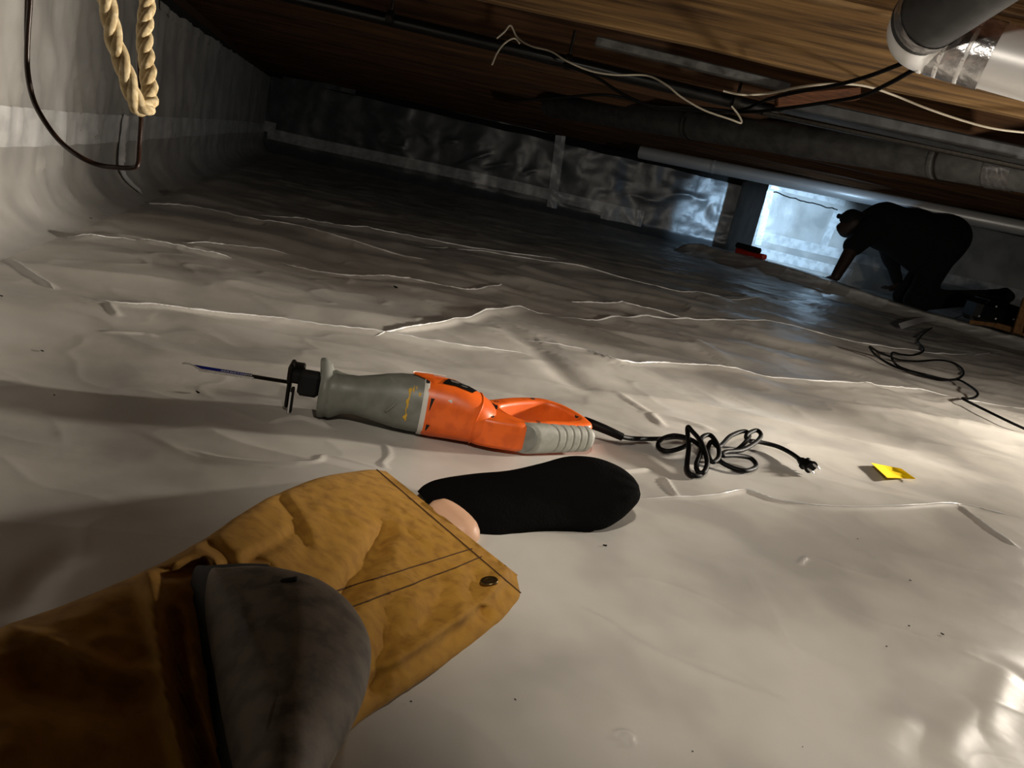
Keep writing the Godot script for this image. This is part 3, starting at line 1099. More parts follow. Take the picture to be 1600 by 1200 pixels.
# ---------------------------------------------------------------- the saw: built along x (blade to -x), z towards the camera, y up
func make_saw() -> void:
	var ax := Vector3(0.9816, 0, -0.1908)
	var az := Vector3(0.1908, 0, 0.9816)
	var base := ground(-0.131, 1.13)
	var t := thing("reciprocating_saw", "orange and grey corded reciprocating saw lying on its side on the sheeting", "saw", "", Transform3D(Basis(ax, Vector3.UP, az), Vector3(-0.131, base + 0.001, -1.13)))
	# grey front boot: [x, half height, half width, centre height, centre z]
	var boot := []
	for s in [[-0.150, 0.030, 0.028, 0.040, 0.0], [-0.141, 0.0345, 0.033, 0.040, 0.0], [-0.134, 0.036, 0.034, 0.040, 0.0], [-0.126, 0.033, 0.031, 0.041, 0.0], [-0.116, 0.0295, 0.028, 0.043, 0.0], [-0.100, 0.0290, 0.028, 0.044, 0.0], [-0.080, 0.0325, 0.031, 0.045, 0.0], [-0.058, 0.0375, 0.035, 0.046, 0.0], [-0.036, 0.0415, 0.038, 0.0465, 0.0], [-0.012, 0.0432, 0.040, 0.0465, 0.0], [0.003, 0.0432, 0.040, 0.0465, 0.0]]:
		boot.append(ellipse(Vector3(s[0], s[3], s[4]), Vector3(0, s[1], 0), Vector3(0, 0, s[2]), 40, 2.5))
	obj("front_boot", loft(boot), M.grey_boot, t)
	# raised lip along the boot
	var lip := PackedVector3Array()
	for k in 9:
		var g := lerpf(-0.15, 0.95, k / 8.0)
		lip.append(Vector3(-0.052 + 0.016 * sin(k / 8.0 * PI), 0.046 + 0.0405 * sin(g * 1.25), 0.0372 * cos(g * 1.25)))
	obj("boot_ridge", tube(smooth(lip, 3), 0.0022, 8), M.grey_boot, t)
	# flared collar with its fin
	var collar := []
	for s in [[-0.153, 0.90], [-0.1515, 0.99], [-0.146, 1.02], [-0.141, 0.97], [-0.136, 0.86]]:
		var r := PackedVector3Array()
		for k in 40:
			var g := TAU * k / 40
			var y: float = 0.039 * sin(g)
			var z: float = 0.036 * cos(g)
			var fin := pow(maxf(0.0, sin(g + 0.15)), 26.0) * 0.016
			r.append(Vector3(s[0] - fin * 0.35, 0.041 + y * s[1] + fin, z * s[1]))
		collar.append(r)
	obj("collar", loft(collar), M.grey_boot, t)
	# neck, pivoting shoe and blade clamp
	var neck := Acc.new()
	neck.join(box_at(Vector3(-0.170, 0.050, -0.002), Vector3(0.032, 0.036, 0.030), 0.005))
	neck.join(box_at(Vector3(-0.186, 0.056, -0.006), Vector3(0.030, 0.018, 0.022), 0.004))
	obj("blade_clamp", neck, M.slot_black, t)
	var shoe := Acc.new()
	shoe.join(box_at(Vector3(-0.199, 0.062, -0.010), Vector3(0.007, 0.026, 0.044), 0.002))
	shoe.join(box_at(Vector3(-0.199, 0.030, -0.006), Vector3(0.006, 0.046, 0.018), 0.002))
	shoe.join(box_at(Vector3(-0.192, 0.022, 0.004), Vector3(0.005, 0.040, 0.010), 0.0015))
	shoe.join(box_at(Vector3(-0.190, 0.069, -0.018), Vector3(0.020, 0.012, 0.008), 0.002))
	obj("shoe", shoe, M.metal_dark, t)
	obj("shoe_pin", box_at(Vector3(-0.194, 0.018, 0.008), Vector3(0.003, 0.034, 0.003), 0.0008), M.metal_bright, t)
	# the blade lies flat: blue body, bright toothed edge, hooked tip
	var y := 0.047
	var b_top := 0.0007
	var blue := PackedVector3Array([Vector3(-0.262, y, -0.0085), Vector3(-0.262, y, 0.0050), Vector3(-0.338, y, 0.0055), Vector3(-0.342, y, 0.0050), Vector3(-0.360, y, -0.0065), Vector3(-0.352, y, -0.0085)])
	var bl := slab(blue, y - b_top, y + b_top, 0.0002)
	obj("blade", blade_fit(bl), M.blade_blue, t)
	obj("blade_shank", box_at(Vector3(-0.230, y, -0.001), Vector3(0.068, 0.0014, 0.0145), 0.0003), M.metal_dark, t)
	var teeth := PackedVector3Array()
	var n_t := 26
	for k in n_t:
		var x := lerpf(-0.256, -0.338, k / float(n_t))
		teeth.append(Vector3(x, y, 0.0112))
		teeth.append(Vector3(x - 0.0018, y, 0.0092))
	teeth.append(Vector3(-0.342, y, 0.0095))
	teeth.append(Vector3(-0.361, y, -0.0062))
	teeth.append(Vector3(-0.368, y, -0.0085))
	teeth.append(Vector3(-0.3735, y, -0.0060))
	teeth.append(Vector3(-0.372, y, -0.0095))
	teeth.append(Vector3(-0.367, y, -0.0115))
	teeth.append(Vector3(-0.3585, y, -0.0085))
	teeth.append(Vector3(-0.340, y, 0.0035))
	teeth.append(Vector3(-0.256, y, 0.0040))
	var flat := PackedVector2Array()
	for p in teeth:
		flat.append(Vector2(p.x, p.z))
	var ta := Acc.new()
	var tris := Geometry2D.triangulate_polygon(flat)
	for k in range(0, tris.size(), 3):
		for s in [-1, 1]:
			var q := []
			for e in 3:
				q.append(Vector3(flat[tris[k + e]].x, y + 0.0009 * s, flat[tris[k + e]].y))
			if ((q[1] - q[0]) as Vector3).cross(q[2] - q[0]).y * s < 0.0:
				q.reverse()
			ta.tri(q[0], q[1], q[2])
	for k in teeth.size():
		var p := teeth[k]
		var q := teeth[(k + 1) % teeth.size()]
		ta.quad(p + Vector3(0, -0.0009, 0), q + Vector3(0, -0.0009, 0), q + Vector3(0, 0.0009, 0), p + Vector3(0, 0.0009, 0))
	obj("tooth_edge", blade_fit(ta), M.lit_tooth_steel, t)
	var txt := TextMesh.new()
	txt.text = "MARATHON"
	var fnt := SystemFont.new()
	fnt.font_names = PackedStringArray(["Droid Sans"])
	fnt.font_weight = 700
	fnt.font_italic = true
	txt.font = fnt
	txt.font_size = 32
	txt.pixel_size = 0.00025
	txt.depth = 0.0002
	txt.material = M.print_white
	var tm := MeshInstance3D.new()
	tm.name = "lettering"
	tm.mesh = txt
	tm.transform = Transform3D(Basis(Vector3(1, 0, 0), Vector3(0, 0, -1), Vector3(0, 1, 0)), Vector3(-0.276, y + 0.0009, -0.0020))
	t.add_child(tm, true)
	# pale trim ring
	var ring := []
	for s in [[-0.001, 0.0436, 0.0402], [-0.001, 0.0455, 0.042], [0.0065, 0.0458, 0.0424], [0.0065, 0.044, 0.041]]:
		ring.append(ellipse(Vector3(s[0], 0.0468, 0), Vector3(0, s[1], 0), Vector3(0, 0, s[2]), 48, 2.5))
	obj("trim_ring", loft(ring, false).outward(), M.pale_trim, t)
	# motor housing
	var house := []
	for s in [[0.005, 0.0448, 0.0415, 0.0468, 0.0], [0.020, 0.0452, 0.0425, 0.0465, 0.0], [0.045, 0.0445, 0.0425, 0.046, 0.0], [0.068, 0.0415, 0.0425, 0.0435, 0.002], [0.088, 0.0375, 0.041, 0.040, 0.003], [0.104, 0.0325, 0.038, 0.036, 0.001], [0.116, 0.024, 0.032, 0.034, -0.004]]:
		house.append(ellipse(Vector3(s[0], s[3], s[4]), Vector3(0, s[1], 0), Vector3(0, 0, s[2]), 48, 2.7))
	var body := obj("housing", loft(house), M.orange_plastic, t)
	# the pointed tongue of the housing on the boot's top
	var tongue := PackedVector3Array([Vector3(0.012, 0, 0.024), Vector3(-0.021, 0, -0.002), Vector3(-0.015, 0, -0.014), Vector3(0.012, 0, -0.020)])
	var tg := Acc.new()
	var top_y := func(x: float, z: float) -> float:
		return 0.0468 + 0.0452 * pow(maxf(0.0, 1.0 - pow(absf(z) / 0.0425, 2.7)), 1.0 / 2.7)
	var tp := PackedVector3Array()
	for i in 9:
		for j in 9:
			var p := tongue[0].lerp(tongue[1], i / 8.0).lerp(tongue[3].lerp(tongue[2], i / 8.0), j / 8.0)
			p.y = top_y.call(p.x, p.z) + 0.0016 - 0.0012 * pow(absf(j / 4.0 - 1.0), 4.0)
			tp.append(p)
	tg.grid(tp, 9, 9)
	obj("tongue", tg.towards(Vector3.UP), M.orange_plastic, body)
	var rim := PackedVector3Array()
	for i in 12:
		var p := tongue[2].lerp(tongue[3] + Vector3(0.02, 0, 0), i / 11.0)
		if i < 3:
			p = tongue[1].lerp(tongue[2], i / 3.0)
		p.y = top_y.call(p.x, p.z) + 0.0018
		rim.append(p)
	obj("tongue_trim", tube(rim, 0.0013, 6), M.pale_trim, body)
	# air slots along the ring
	for g in [[1.22, 0.010], [0.25, 0.016], [-0.42, 0.012]]:
		var q := PackedVector3Array()
		for i in 6:
			var a: float = g[0] + lerpf(-0.5, 0.5, i / 5.0) * g[1] / 0.042
			var c := cos(a)
			var s := sin(a)
			var z := signf(c) * pow(absf(c), 2.0 / 2.7) * 0.0424
			var yy := 0.0466 + signf(s) * pow(absf(s), 2.0 / 2.7) * 0.0451
			for w in [0.0105 if g[0] < 1.0 else 0.0, 0.0115 + 0.0045 * i / 5.0 if g[0] < 1.0 else 0.006]:
				q.append(Vector3(w, yy + s * 0.0006, z + c * 0.0006))
		var sl := Acc.new()
		sl.grid(q, 6, 2)
		obj("air_slot", sl.towards(Vector3(0, sin(g[0]), cos(g[0]))), M.slot_black, body)
	# seam bead where the handle half begins
	var bead := PackedVector3Array()
	for i in 22:
		var a := lerpf(-1.15, 2.1, i / 21.0)
		bead.append(house_point(0.082 + 0.010 * maxf(0.0, sin(a)), a, 0.0004))
	obj("seam_bead", tube(smooth(bead, 2), 0.0015, 6), M.orange_plastic, body)
	# black rating plate on top
	var plate := PackedVector3Array()
	for i in 13:
		for j in 5:
			var x := lerpf(0.030, 0.078, i / 12.0) + lerpf(0.005, -0.005, j / 4.0)
			var z := lerpf(-0.006, 0.019, j / 4.0)
			plate.append(Vector3(x, house_top(x, z) + 0.0012, z))
	var pa := Acc.new()
	pa.grid(plate, 13, 5)
	obj("rating_plate", pa.towards(Vector3.UP), M.plate_black, t)
	for e in [[0.047, 0.001, 0.018], [0.045, 0.007, 0.012], [0.062, -0.002, 0.015], [0.060, 0.009, 0.010]]:
		obj("plate_print", box_at(Vector3(e[0], house_top(e[0], e[1]) + 0.0014, e[1]), Vector3(e[2], 0.0006, 0.0014), 0.0002, Basis(Vector3.BACK, -0.10 - 3.0 * (e[0] - 0.045))), M.grip_grey, t)
	# the D handle: an outline with a hole, rims rounded
	var outer := PackedVector3Array([Vector3(0.080, 0, 0.030), Vector3(0.082, 0, -0.028), Vector3(0.118, 0, -0.053), Vector3(0.160, 0, -0.081), Vector3(0.205, 0, -0.099), Vector3(0.242, 0, -0.090), Vector3(0.270, 0, -0.062), Vector3(0.283, 0, -0.034), Vector3(0.283, 0, -0.020), Vector3(0.262, 0, -0.006), Vector3(0.220, 0, 0.012), Vector3(0.178, 0, 0.030), Vector3(0.158, 0, 0.042), Vector3(0.135, 0, 0.044), Vector3(0.105, 0, 0.043)])
	var hole := PackedVector3Array([Vector3(0.141, 0, 0.002), Vector3(0.128, 0, -0.022), Vector3(0.137, 0, -0.036), Vector3(0.175, 0, -0.062), Vector3(0.211, 0, -0.078), Vector3(0.238, 0, -0.070), Vector3(0.258, 0, -0.048), Vector3(0.262, 0, -0.034), Vector3(0.240, 0, -0.016), Vector3(0.205, 0, 0.000), Vector3(0.178, 0, 0.014), Vector3(0.160, 0, 0.016)])
	var so := resample(smooth(outer, 6, true), 96, Vector3(0.195, 0, -0.03))
	var sh := resample(smooth(hole, 6, true), 96, Vector3(0.195, 0, -0.03))
	var y0 := 0.006
	var y1 := 0.054
	var bv := 0.007
	var rings := []
	for s in [[0.0, y0 + bv], [0.0, y1 - bv], [0.3, y1 - bv * 0.3], [1.0, y1]]:
		rings.append(inset(so, -bv * s[0], s[1]))
	for s in [[1.0, y1], [0.3, y1 - bv * 0.3], [0.0, y1 - bv], [0.0, y0 + bv], [0.3, y0 + bv * 0.3], [1.0, y0]]:
		rings.append(inset(sh, bv * 0.7 * s[0], s[1]))
	for s in [[1.0, y0], [0.3, y0 + bv * 0.3], [0.0, y0 + bv]]:
		rings.append(inset(so, -bv * s[0], s[1]))
	# the far bar sits a little higher and the rear dips
	for r in rings:
		for i in r.size():
			var p: Vector3 = r[i]
			p.y += 0.006 * smoothstep(0.02, -0.08, p.z) - 0.004 * smoothstep(0.2, 0.285, p.x)
			r[i] = p
	var han := obj("handle", loft(rings, false).outward(), M.orange_plastic, t)
	# grey ribbed grip along the near edge, with a flat end
	var ga := Vector3(0.158, 0.029, 0.036)
	var gb := Vector3(0.281, 0.029, -0.020)
	var dir := (gb - ga).normalized()
	var side := Vector3(-dir.z, 0, dir.x)
	if side.z < 0:
		side = -side
	var gr := []
	var ribs := [0.36, 0.50, 0.63, 0.75, 0.86, 0.95]
	for i in 121:
		var s := i / 120.0
		var wide := 1.0
		for rb in ribs:
			wide -= 0.075 * exp(-pow((s - rb) / 0.009, 2.0))
		wide *= lerpf(0.93, 1.0, smoothstep(0.0, 0.06, s)) * lerpf(1.0, 0.75, smoothstep(0.93, 1.0, s))
		var c := ga.lerp(gb, s) + Vector3(0, -0.002 * s, 0)
		var er := ellipse(c, Vector3(0, 0.0258 * wide * lerpf(1.0, 0.86, s), 0), side * 0.0165 * wide, 30, 2.4)
		for q in er.size():
			er[q] += dir * (er[q] - c).dot(side) * lerpf(1.25, 0.35, smoothstep(0.0, 0.8, s))
		gr.append(er)
	obj("grip", loft(gr), M.grip_grey, t)
	var ends := []
	for e in [[-0.0022, 0.0225, 0.0148], [0.0015, 0.0242, 0.0158]]:
		var er := ellipse(ga + dir * e[0], Vector3(0, e[1], 0), side * e[2], 30, 2.3)
		for q in er.size():
			er[q] += dir * (er[q] - ga).dot(side) * 1.25
		ends.append(er)
	obj("grip_end", loft(ends), M.grey_boot, t)
	# screw wells: dark bores in short collars
	for e in [[0.108, 0.0548, 0.030], [0.123, 0.0575, -0.040], [0.190, 0.0600, -0.081], [0.262, 0.0535, -0.046], [0.184, 0.0535, 0.018], [0.228, 0.0515, 0.000], [0.276, 0.0485, -0.022]]:
		var w := []
		for s in [[0.0036, -0.002], [0.0036, 0.0008], [0.0028, 0.0008], [0.0024, -0.0005]]:
			w.append(ellipse(Vector3(e[0], e[1] + s[1], e[2]), Vector3(s[0], 0, 0), Vector3(0, 0, s[0]), 14))
		obj("screw_well", loft(w), M.slot_black, t)
	for e in [[0.104, -0.022, 0.012], [0.112, -0.016, 0.010], [0.118, -0.009, 0.006]]:
		obj("vent_slot", box_at(Vector3(e[0], 0.0575, e[1]), Vector3(0.0022, 0.008, e[2]), 0.0008, Basis(Vector3.UP, 0.9)), M.slot_black, t)
	obj("trigger", box_at(Vector3(0.170, 0.030, -0.010), Vector3(0.022, 0.022, 0.018), 0.005, Basis(Vector3.UP, 0.4)), M.slot_black, t)
	# yellow paint smears
	for e in [[-0.0215, 0.60, 0.0022, 0.009], [-0.0225, 0.22, 0.0024, 0.007], [-0.0225, -0.22, 0.0030, 0.0055], [-0.0165, 0.74, 0.0014, 0.007], [-0.0065, 0.56, 0.0026, 0.0045], [-0.0230, 0.02, 0.0010, 0.006], [-0.0125, 0.82, 0.0012, 0.004]]:
		obj("paint_smear", smear(e[0], e[1], e[2], e[3], 0.0425, 0.0393, 0.0466), M.paint_yellow, t)
	obj("paint_smear", smear(0.055, 0.52, 0.005, 0.007, 0.0437, 0.0426, 0.0445), M.paint_yellow, t)
	obj("paint_smear", smear(0.040, 0.50, 0.004, 0.003, 0.0446, 0.0426, 0.0460), M.pale_trim, t)
	# the power cord: sleeve, knotted lead, plug
	var d3 := func(a: Array) -> PackedVector3Array:
		var out := PackedVector3Array()
		for k in range(0, a.size(), 3):
			var px: float = 900.0 + a[k] / 2.857
			var py: float = 620.0 + a[k + 1] / 2.857
			out.append(t.transform.affine_inverse() * on_ground(px, py, a[k + 2] + 0.0045))
		return out
	var sleeve: PackedVector3Array = smooth(d3.call([40, 112, 0.024, 70, 122, 0.026, 120, 141, 0.024, 170, 163, 0.02, 207, 180, 0.016]), 6)
	var rr := PackedFloat32Array()
	for k in sleeve.size():
		rr.append(lerpf(0.0092, 0.0066, float(k) / sleeve.size()))
	var cord := obj("power_cord", tube(smooth(d3.call([
		195, 176, 0.017, 240, 185, 0.012, 300, 188, 0.008, 380, 187, 0.008, 450, 180, 0.012, 515, 195, 0.018, 480, 224, 0.014, 410, 243, 0.004, 367, 224, 0.004, 382, 190, 0.012, 440, 173, 0.020,
		510, 190, 0.026, 560, 228, 0.022, 588, 290, 0.010, 562, 345, 0.003, 520, 350, 0.003, 496, 318, 0.006, 503, 225, 0.022, 498, 138, 0.038, 520, 155, 0.04, 560, 205, 0.036, 585, 285, 0.018, 572, 335, 0.008, 545, 335, 0.006,
		538, 300, 0.012, 560, 240, 0.026, 560, 185, 0.034, 600, 172, 0.036, 634, 220, 0.03, 636, 270, 0.018, 606, 290, 0.012, 588, 240, 0.022, 605, 200, 0.03, 640, 222, 0.026, 690, 175, 0.026, 752, 154, 0.026, 772, 180, 0.022, 720, 236, 0.014, 652, 255, 0.014, 642, 285, 0.008, 700, 318, 0.003,
		760, 330, 0.003, 804, 310, 0.003, 780, 275, 0.008, 712, 262, 0.014, 655, 262, 0.020, 670, 246, 0.022, 740, 238, 0.02, 800, 205, 0.022, 826, 172, 0.026, 805, 150, 0.028, 762, 170, 0.026, 770, 195, 0.016, 825, 203, 0.012, 900, 222, 0.012, 960, 252, 0.012, 1012, 290, 0.012]), 7), 0.0043, 10), M.black_cable, t)
	obj("strain_sleeve", tube(sleeve, 0.009, 14, rr), M.black_cable, cord)
	# plug
	var inv := t.transform.affine_inverse()
	var p0 := inv * on_ground(1250, 719, 0.016)
	var p1 := inv * on_ground(1283, 740, 0.016)
	var dx := (p1 - p0).normalized()
	var dz := dx.cross(Vector3.UP).normalized()
	# flat prongs side by side; the plug rests on its edge, so they stand one above the other
	var tilt := Basis(dx, deg_to_rad(-38))
	var pu := tilt * Vector3.UP
	var pw := tilt * dz
	var pl := []
	for s in [[-0.004, 0.0045, 0.0045], [0.006, 0.0075, 0.006], [0.016, 0.0085, 0.0065], [0.0185, 0.0085, 0.0065], [0.020, 0.0125, 0.0085], [0.022, 0.0125, 0.0085], [0.024, 0.009, 0.007], [0.034, 0.0105, 0.0075], [0.041, 0.0125, 0.0085], [0.0425, 0.0125, 0.0085]]:
		pl.append(ellipse(p0 + dx * s[0], pu * s[1], pw * s[2], 24, 2.8))
	var plug := obj("plug", loft(pl), M.black_cable, cord)
	for s in [-1, 1]:
		obj("prong", box_at(p0 + dx * 0.0505 + pu * 0.0063 * s, Vector3(0.019, 0.0066, 0.0024), 0.0004, Basis(dx, pw, pu)), M.metal_bright, cord)

func blade_fit(a: Acc) -> Acc:
	for k in a.v.size():
		a.v[k] = Vector3(-0.20 + (a.v[k].x + 0.20) * 0.89, a.v[k].y, a.v[k].z * 1.22)
	return a

# half height, half width, middle height and middle depth of the housing at x
const HOUSE := [[0.005, 0.0448, 0.0415, 0.0468, 0.0], [0.020, 0.0452, 0.0425, 0.0465, 0.0], [0.045, 0.0445, 0.0425, 0.046, 0.0], [0.068, 0.0415, 0.0425, 0.0435, 0.002], [0.088, 0.0375, 0.041, 0.040, 0.003], [0.104, 0.0325, 0.038, 0.036, 0.001], [0.116, 0.024, 0.032, 0.034, -0.004]]

func house_at(x: float) -> Array:
	for i in HOUSE.size() - 1:
		if x <= HOUSE[i + 1][0]:
			var k := clampf((x - HOUSE[i][0]) / (HOUSE[i + 1][0] - HOUSE[i][0]), 0, 1)
			var o := []
			for j in range(1, 5):
				o.append(lerpf(HOUSE[i][j], HOUSE[i + 1][j], k))
			return o
	return HOUSE[6].slice(1)

func house_point(x: float, ang: float, out_by := 0.0) -> Vector3:
	var h := house_at(x)
	var c := cos(ang)
	var s := sin(ang)
	return Vector3(x, h[2] + signf(s) * pow(absf(s), 2.0 / 2.7) * h[0] + s * out_by, h[3] + signf(c) * pow(absf(c), 2.0 / 2.7) * h[1] + c * out_by)

func house_top(x: float, z: float) -> float:
	var h := house_at(x)
	return h[2] + h[0] * pow(maxf(0.0, 1.0 - pow(absf(z - h[3]) / h[1], 2.7)), 1.0 / 2.7)

func smear(x: float, ang: float, rx: float, ry: float, hy: float, hz: float, cy: float) -> Acc:
	var a := Acc.new()
	var p := PackedVector3Array()
	for i in 7:
		for j in 10:
			var rad := i / 6.0
			var th := TAU * j / 10.0
			var wob := 1.0 + 0.35 * sin(th * 3.0 + x * 900.0)
			var an := ang + sin(th) * ry * rad * wob / 0.042
			var c := cos(an)
			var s := sin(an)
			var up := 0.0012 * (1.0 - rad * rad) + 0.0002
			p.append(Vector3(x + cos(th) * rx * rad * wob, cy + signf(s) * pow(absf(s), 2.0 / 2.5) * hy + s * up, signf(c) * pow(absf(c), 2.0 / 2.5) * hz + c * up))
	a.grid(p, 7, 10, true)
	return a.towards(Vector3(0, sin(ang), cos(ang)))

# n points round a loop, at even angles about a middle
func resample(o: PackedVector3Array, n: int, mid: Vector3) -> PackedVector3Array:
	var out := PackedVector3Array()
	for k in n:
		var g := TAU * k / n
		var dir := Vector3(cos(g), 0, sin(g))
		var far := -1.0
		for i in o.size():
			var p := o[i] - mid
			var q := o[(i + 1) % o.size()] - mid
			var e := q - p
			var den := dir.x * e.z - dir.z * e.x
			if absf(den) < 1e-12:
				continue
			var tt := (p.x * e.z - p.z * e.x) / den
			var u := (p.x * dir.z - p.z * dir.x) / den
			if u >= 0.0 and u <= 1.0 and tt > far:
				far = tt
		out.append(mid + dir * far)
	return out


# ---------------------------------------------------------------- small things on the sheeting
func make_floor_things() -> void:
	# yellow tag
	var o := PackedVector3Array()
	var hi := noise(9.0, 120, 2)
	var c := [[1361, 723], [1386, 746], [1431, 748], [1408, 732]]
	for i in 13:
		for j in 7:
			var a := Vector2(c[0][0], c[0][1]).lerp(Vector2(c[3][0], c[3][1]), i / 12.0)
			var b := Vector2(c[1][0], c[1][1]).lerp(Vector2(c[2][0], c[2][1]), i / 12.0)
			var p := a.lerp(b, j / 6.0)
			o.append(on_ground(p.x, p.y, 0.004 + 0.006 * pow(absf(i / 6.0 - 1.0), 2.0) + hi.get_noise_2d(i * 0.02, j * 0.02) * 0.002))
	var acc := Acc.new()
	acc.grid(o, 13, 7)
	acc.towards(Vector3.UP)
	var under := Acc.new()
	var o2 := PackedVector3Array()
	for p in o:
		o2.append(p - Vector3.UP * 0.0008)
	under.grid(o2, 13, 7)
	under.towards(Vector3.DOWN)
	acc.join(under)
	tag(obj("paper_tag", acc, M.tag_yellow), "small bright yellow slip lying curled on the sheeting beyond the plug", "slip")
	# extension cord
	var path := PackedVector3Array()
	var e := [1125, 85, 0.02, 1080, 103, 0.01, 1020, 118, 0.005, 960, 140, 0.004, 905, 165, 0.004, 850, 190, 0.004, 740, 232, 0.004, 660, 290, 0.004, 625, 345, 0.004, 668, 398, 0.004, 660, 438, 0.004, 580, 464, 0.004, 480, 456, 0.01, 408, 440, 0.02, 400, 482, 0.02, 440, 545, 0.006, 540, 590, 0.004, 700, 632, 0.012, 860, 670, 0.012, 960, 668, 0.006, 1012, 620, 0.004, 985, 565, 0.004, 900, 520, 0.004, 780, 505, 0.004, 640, 516, 0.008, 480, 506, 0.016, 380, 472, 0.026, 290, 440, 0.035, 212, 390, 0.05, 262, 462, 0.035, 400, 550, 0.012, 560, 605, 0.004, 700, 650, 0.004, 830, 676, 0.004, 960, 672, 0.014, 1060, 722, 0.018, 1130, 782, 0.02, 1112, 820, 0.012, 1050, 836, 0.008, 1005, 834, 0.018, 1150, 908, 0.02, 1400, 1030, 0.018, 1600, 1122, 0.018, 1900, 1262, 0.012, 2600, 1560, 0.006, 3400, 1900, 0.006, 4400, 2280, 0.006]
	for k in range(0, e.size(), 3):
		path.append(on_ground(1320.0 + e[k] / 5.454, 470.0 + e[k + 1] / 5.454, e[k + 2] + 0.003))
	tag(obj("extension_cord", tube(smooth(path, 8), 0.0042, 8), M.black_cable), "loosely looped black extension cord running off across the bright sheeting", "cord")
	# pale curled strip of film beside the cord
	var s := PackedVector3Array()
	var mid := [1406, 510, 0.03, 1425, 504, 0.034, 1445, 499, 0.04, 1465, 499, 0.036, 1480, 503, 0.026, 1486, 510, 0.012, 1480, 516, 0.006, 1470, 516, 0.012]
	var mp := PackedVector3Array()
	for k in range(0, mid.size(), 3):
		mp.append(on_ground(mid[k], mid[k + 1], mid[k + 2]))
	mp = smooth(mp, 6)
	for k in mp.size():
		for j in 5:
			s.append(mp[k] + Vector3(0, lerpf(-0.012, 0.012, j / 4.0), lerpf(0.03, -0.03, j / 4.0)))
	var fa := Acc.new()
	fa.grid(s, mp.size(), 5)
	tag(obj("film_scrap", fa.towards(Vector3(0, 1, 1)), M.scrap_film), "pale curled strip of plastic film lying beside the looped black cord", "scrap")
	# dark crumbs
	var spots := [
		[945, 853, 5.0, "curled dark crumb just below the toe of the black sock"],
		[1422, 907, 2.5, "dark speck of dirt on smooth sheeting, farthest of the foreground specks below the yellow slip"],
		[1420, 978, 2.8, "round dark speck beside the twiggy crumb on the open foreground sheeting"],
		[1385, 1010, 2.5, "flat dark speck on the foreground sheeting, nearest the pale glare"],
		[1472, 991, 4.0, "twiggy elongated crumb at the right of the foreground specks"],
		[1082, 1174, 2.5, "dark speck near the lower edge, left of its lone neighbour on plain sheeting"],
		[1254, 1167, 1.8, "tiny lone speck near the lower edge beneath the long crease"],
		[66, 549, 4.0, "dark crumb on the dim sheeting at the far left, level with the saw blade tip"],
		[85, 618, 3.5, "small dark crumb on dim sheeting at the far left, nearest the leg's shadow"],
		[309, 614, 6.0, "thin dark sliver lying below the saw blade tip"],
		[2, 463, 4.0, "dark crumb cut by the left edge of the picture"],
		[618, 450, 6.0, "flat dark chip on the rumpled sheeting behind the saw boot"],
		[642, 1096, 3.0, "dark speck beside the lower seam of the mustard trouser leg"],
		[805, 1093, 3.0, "small dark speck on bare sheeting right of the trouser hem"],
		[1340, 842, 1.8, "minute speck below the plug and the long wrinkle"],
		[141, 342, 4.0, "dark flake on the sheeting at the foot of the slanting wall"],
		[15, 330, 3.0, "dark flake where the slanting wall sheet meets the picture's left edge"],
	]
	for k in spots.size():
		var q: Array = spots[k]
		var p := on_ground(q[0], q[1], 0.0008)
		var z := -p.z
		var len: float = q[2] * z / 1200.0
		R.seed = 900 + k
		var b := Basis(Vector3.UP, R.randf_range(-0.6, 0.6)) 
		var r0 := []
		for w in [[-0.5, 0.12], [-0.25, 0.3], [0.1, 0.34], [0.4, 0.22], [0.5, 0.05]]:
			r0.append(ellipse(Vector3(len * w[0] * 1.6, len * 0.2 + len * 0.3 * absf(w[0]), len * 0.15 * sin(w[0] * 5.0)), Vector3(0, len * w[1] * 0.8, 0), Vector3(0, 0, len * w[1]), 8))
		tag(obj("dirt_crumb", loft(r0).moved(Transform3D(b, p)), M.crumb), q[3], "debris", "dark crumbs scattered on the sheeting")
	# red handled tool on the kerb
	var t0 := at_depth(1151, 391, 6.85)
	var t1 := at_depth(1196, 402, 6.6)
	var gun := thing("hand_tool", "small dark topped orange red hand tool resting on the kerb left of the lit wall", "tool")
	obj("handle", beam(t0, t1, 0.06, 0.045, 0.012), M.red_plastic, gun)
	obj("top_cover", beam(t0 + Vector3(-0.01, 0.045, -0.02), t1 + Vector3(-0.05, 0.04, -0.02), 0.05, 0.05, 0.015), M.slot_black, gun)
	# framed hatch with a dark box behind it
	var hz := thing("timber_hatch", "brown timber hatch frame at the sheeting edge, right of the crouching worker", "hatch")
	var rail := PackedVector3Array()
	var a0 := at_depth(1516, 503, 5.0)
	var a1 := at_depth(1556, 508, 4.9)
	var a2 := at_depth(1585, 516, 4.8)
	var a3 := at_depth(1640, 532, 4.7)
	obj("bottom_rail", beam(a0, a1, 0.05, 0.026), M.frame_wood, hz)
	obj("bottom_rail", beam(a1, a3, 0.05, 0.034), M.frame_wood, hz)
	obj("post", beam(at_depth(1588, 522, 4.75), at_depth(1606, 466, 4.75), 0.05, 0.036), M.frame_wood, hz)
	obj("post", beam(at_depth(1604, 520, 4.72), at_depth(1622, 462, 4.72), 0.05, 0.05), M.fresh_wood, hz)
	var bag := thing("tool_case", "black tool case with small bright boxes put in for glints behind the brown timber hatch frame", "case")
	var cb := at_depth(1548, 490, 5.25)
	obj("body", box_at(cb, Vector3(0.30, 0.15, 0.2), 0.03, Basis(Vector3.BACK, -0.05)), M.black_pipe, bag)
	obj("lid", box_at(cb + Vector3(0.02, 0.08, 0), Vector3(0.24, 0.03, 0.18), 0.012, Basis(Vector3.BACK, -0.08)), M.black_pipe, bag)
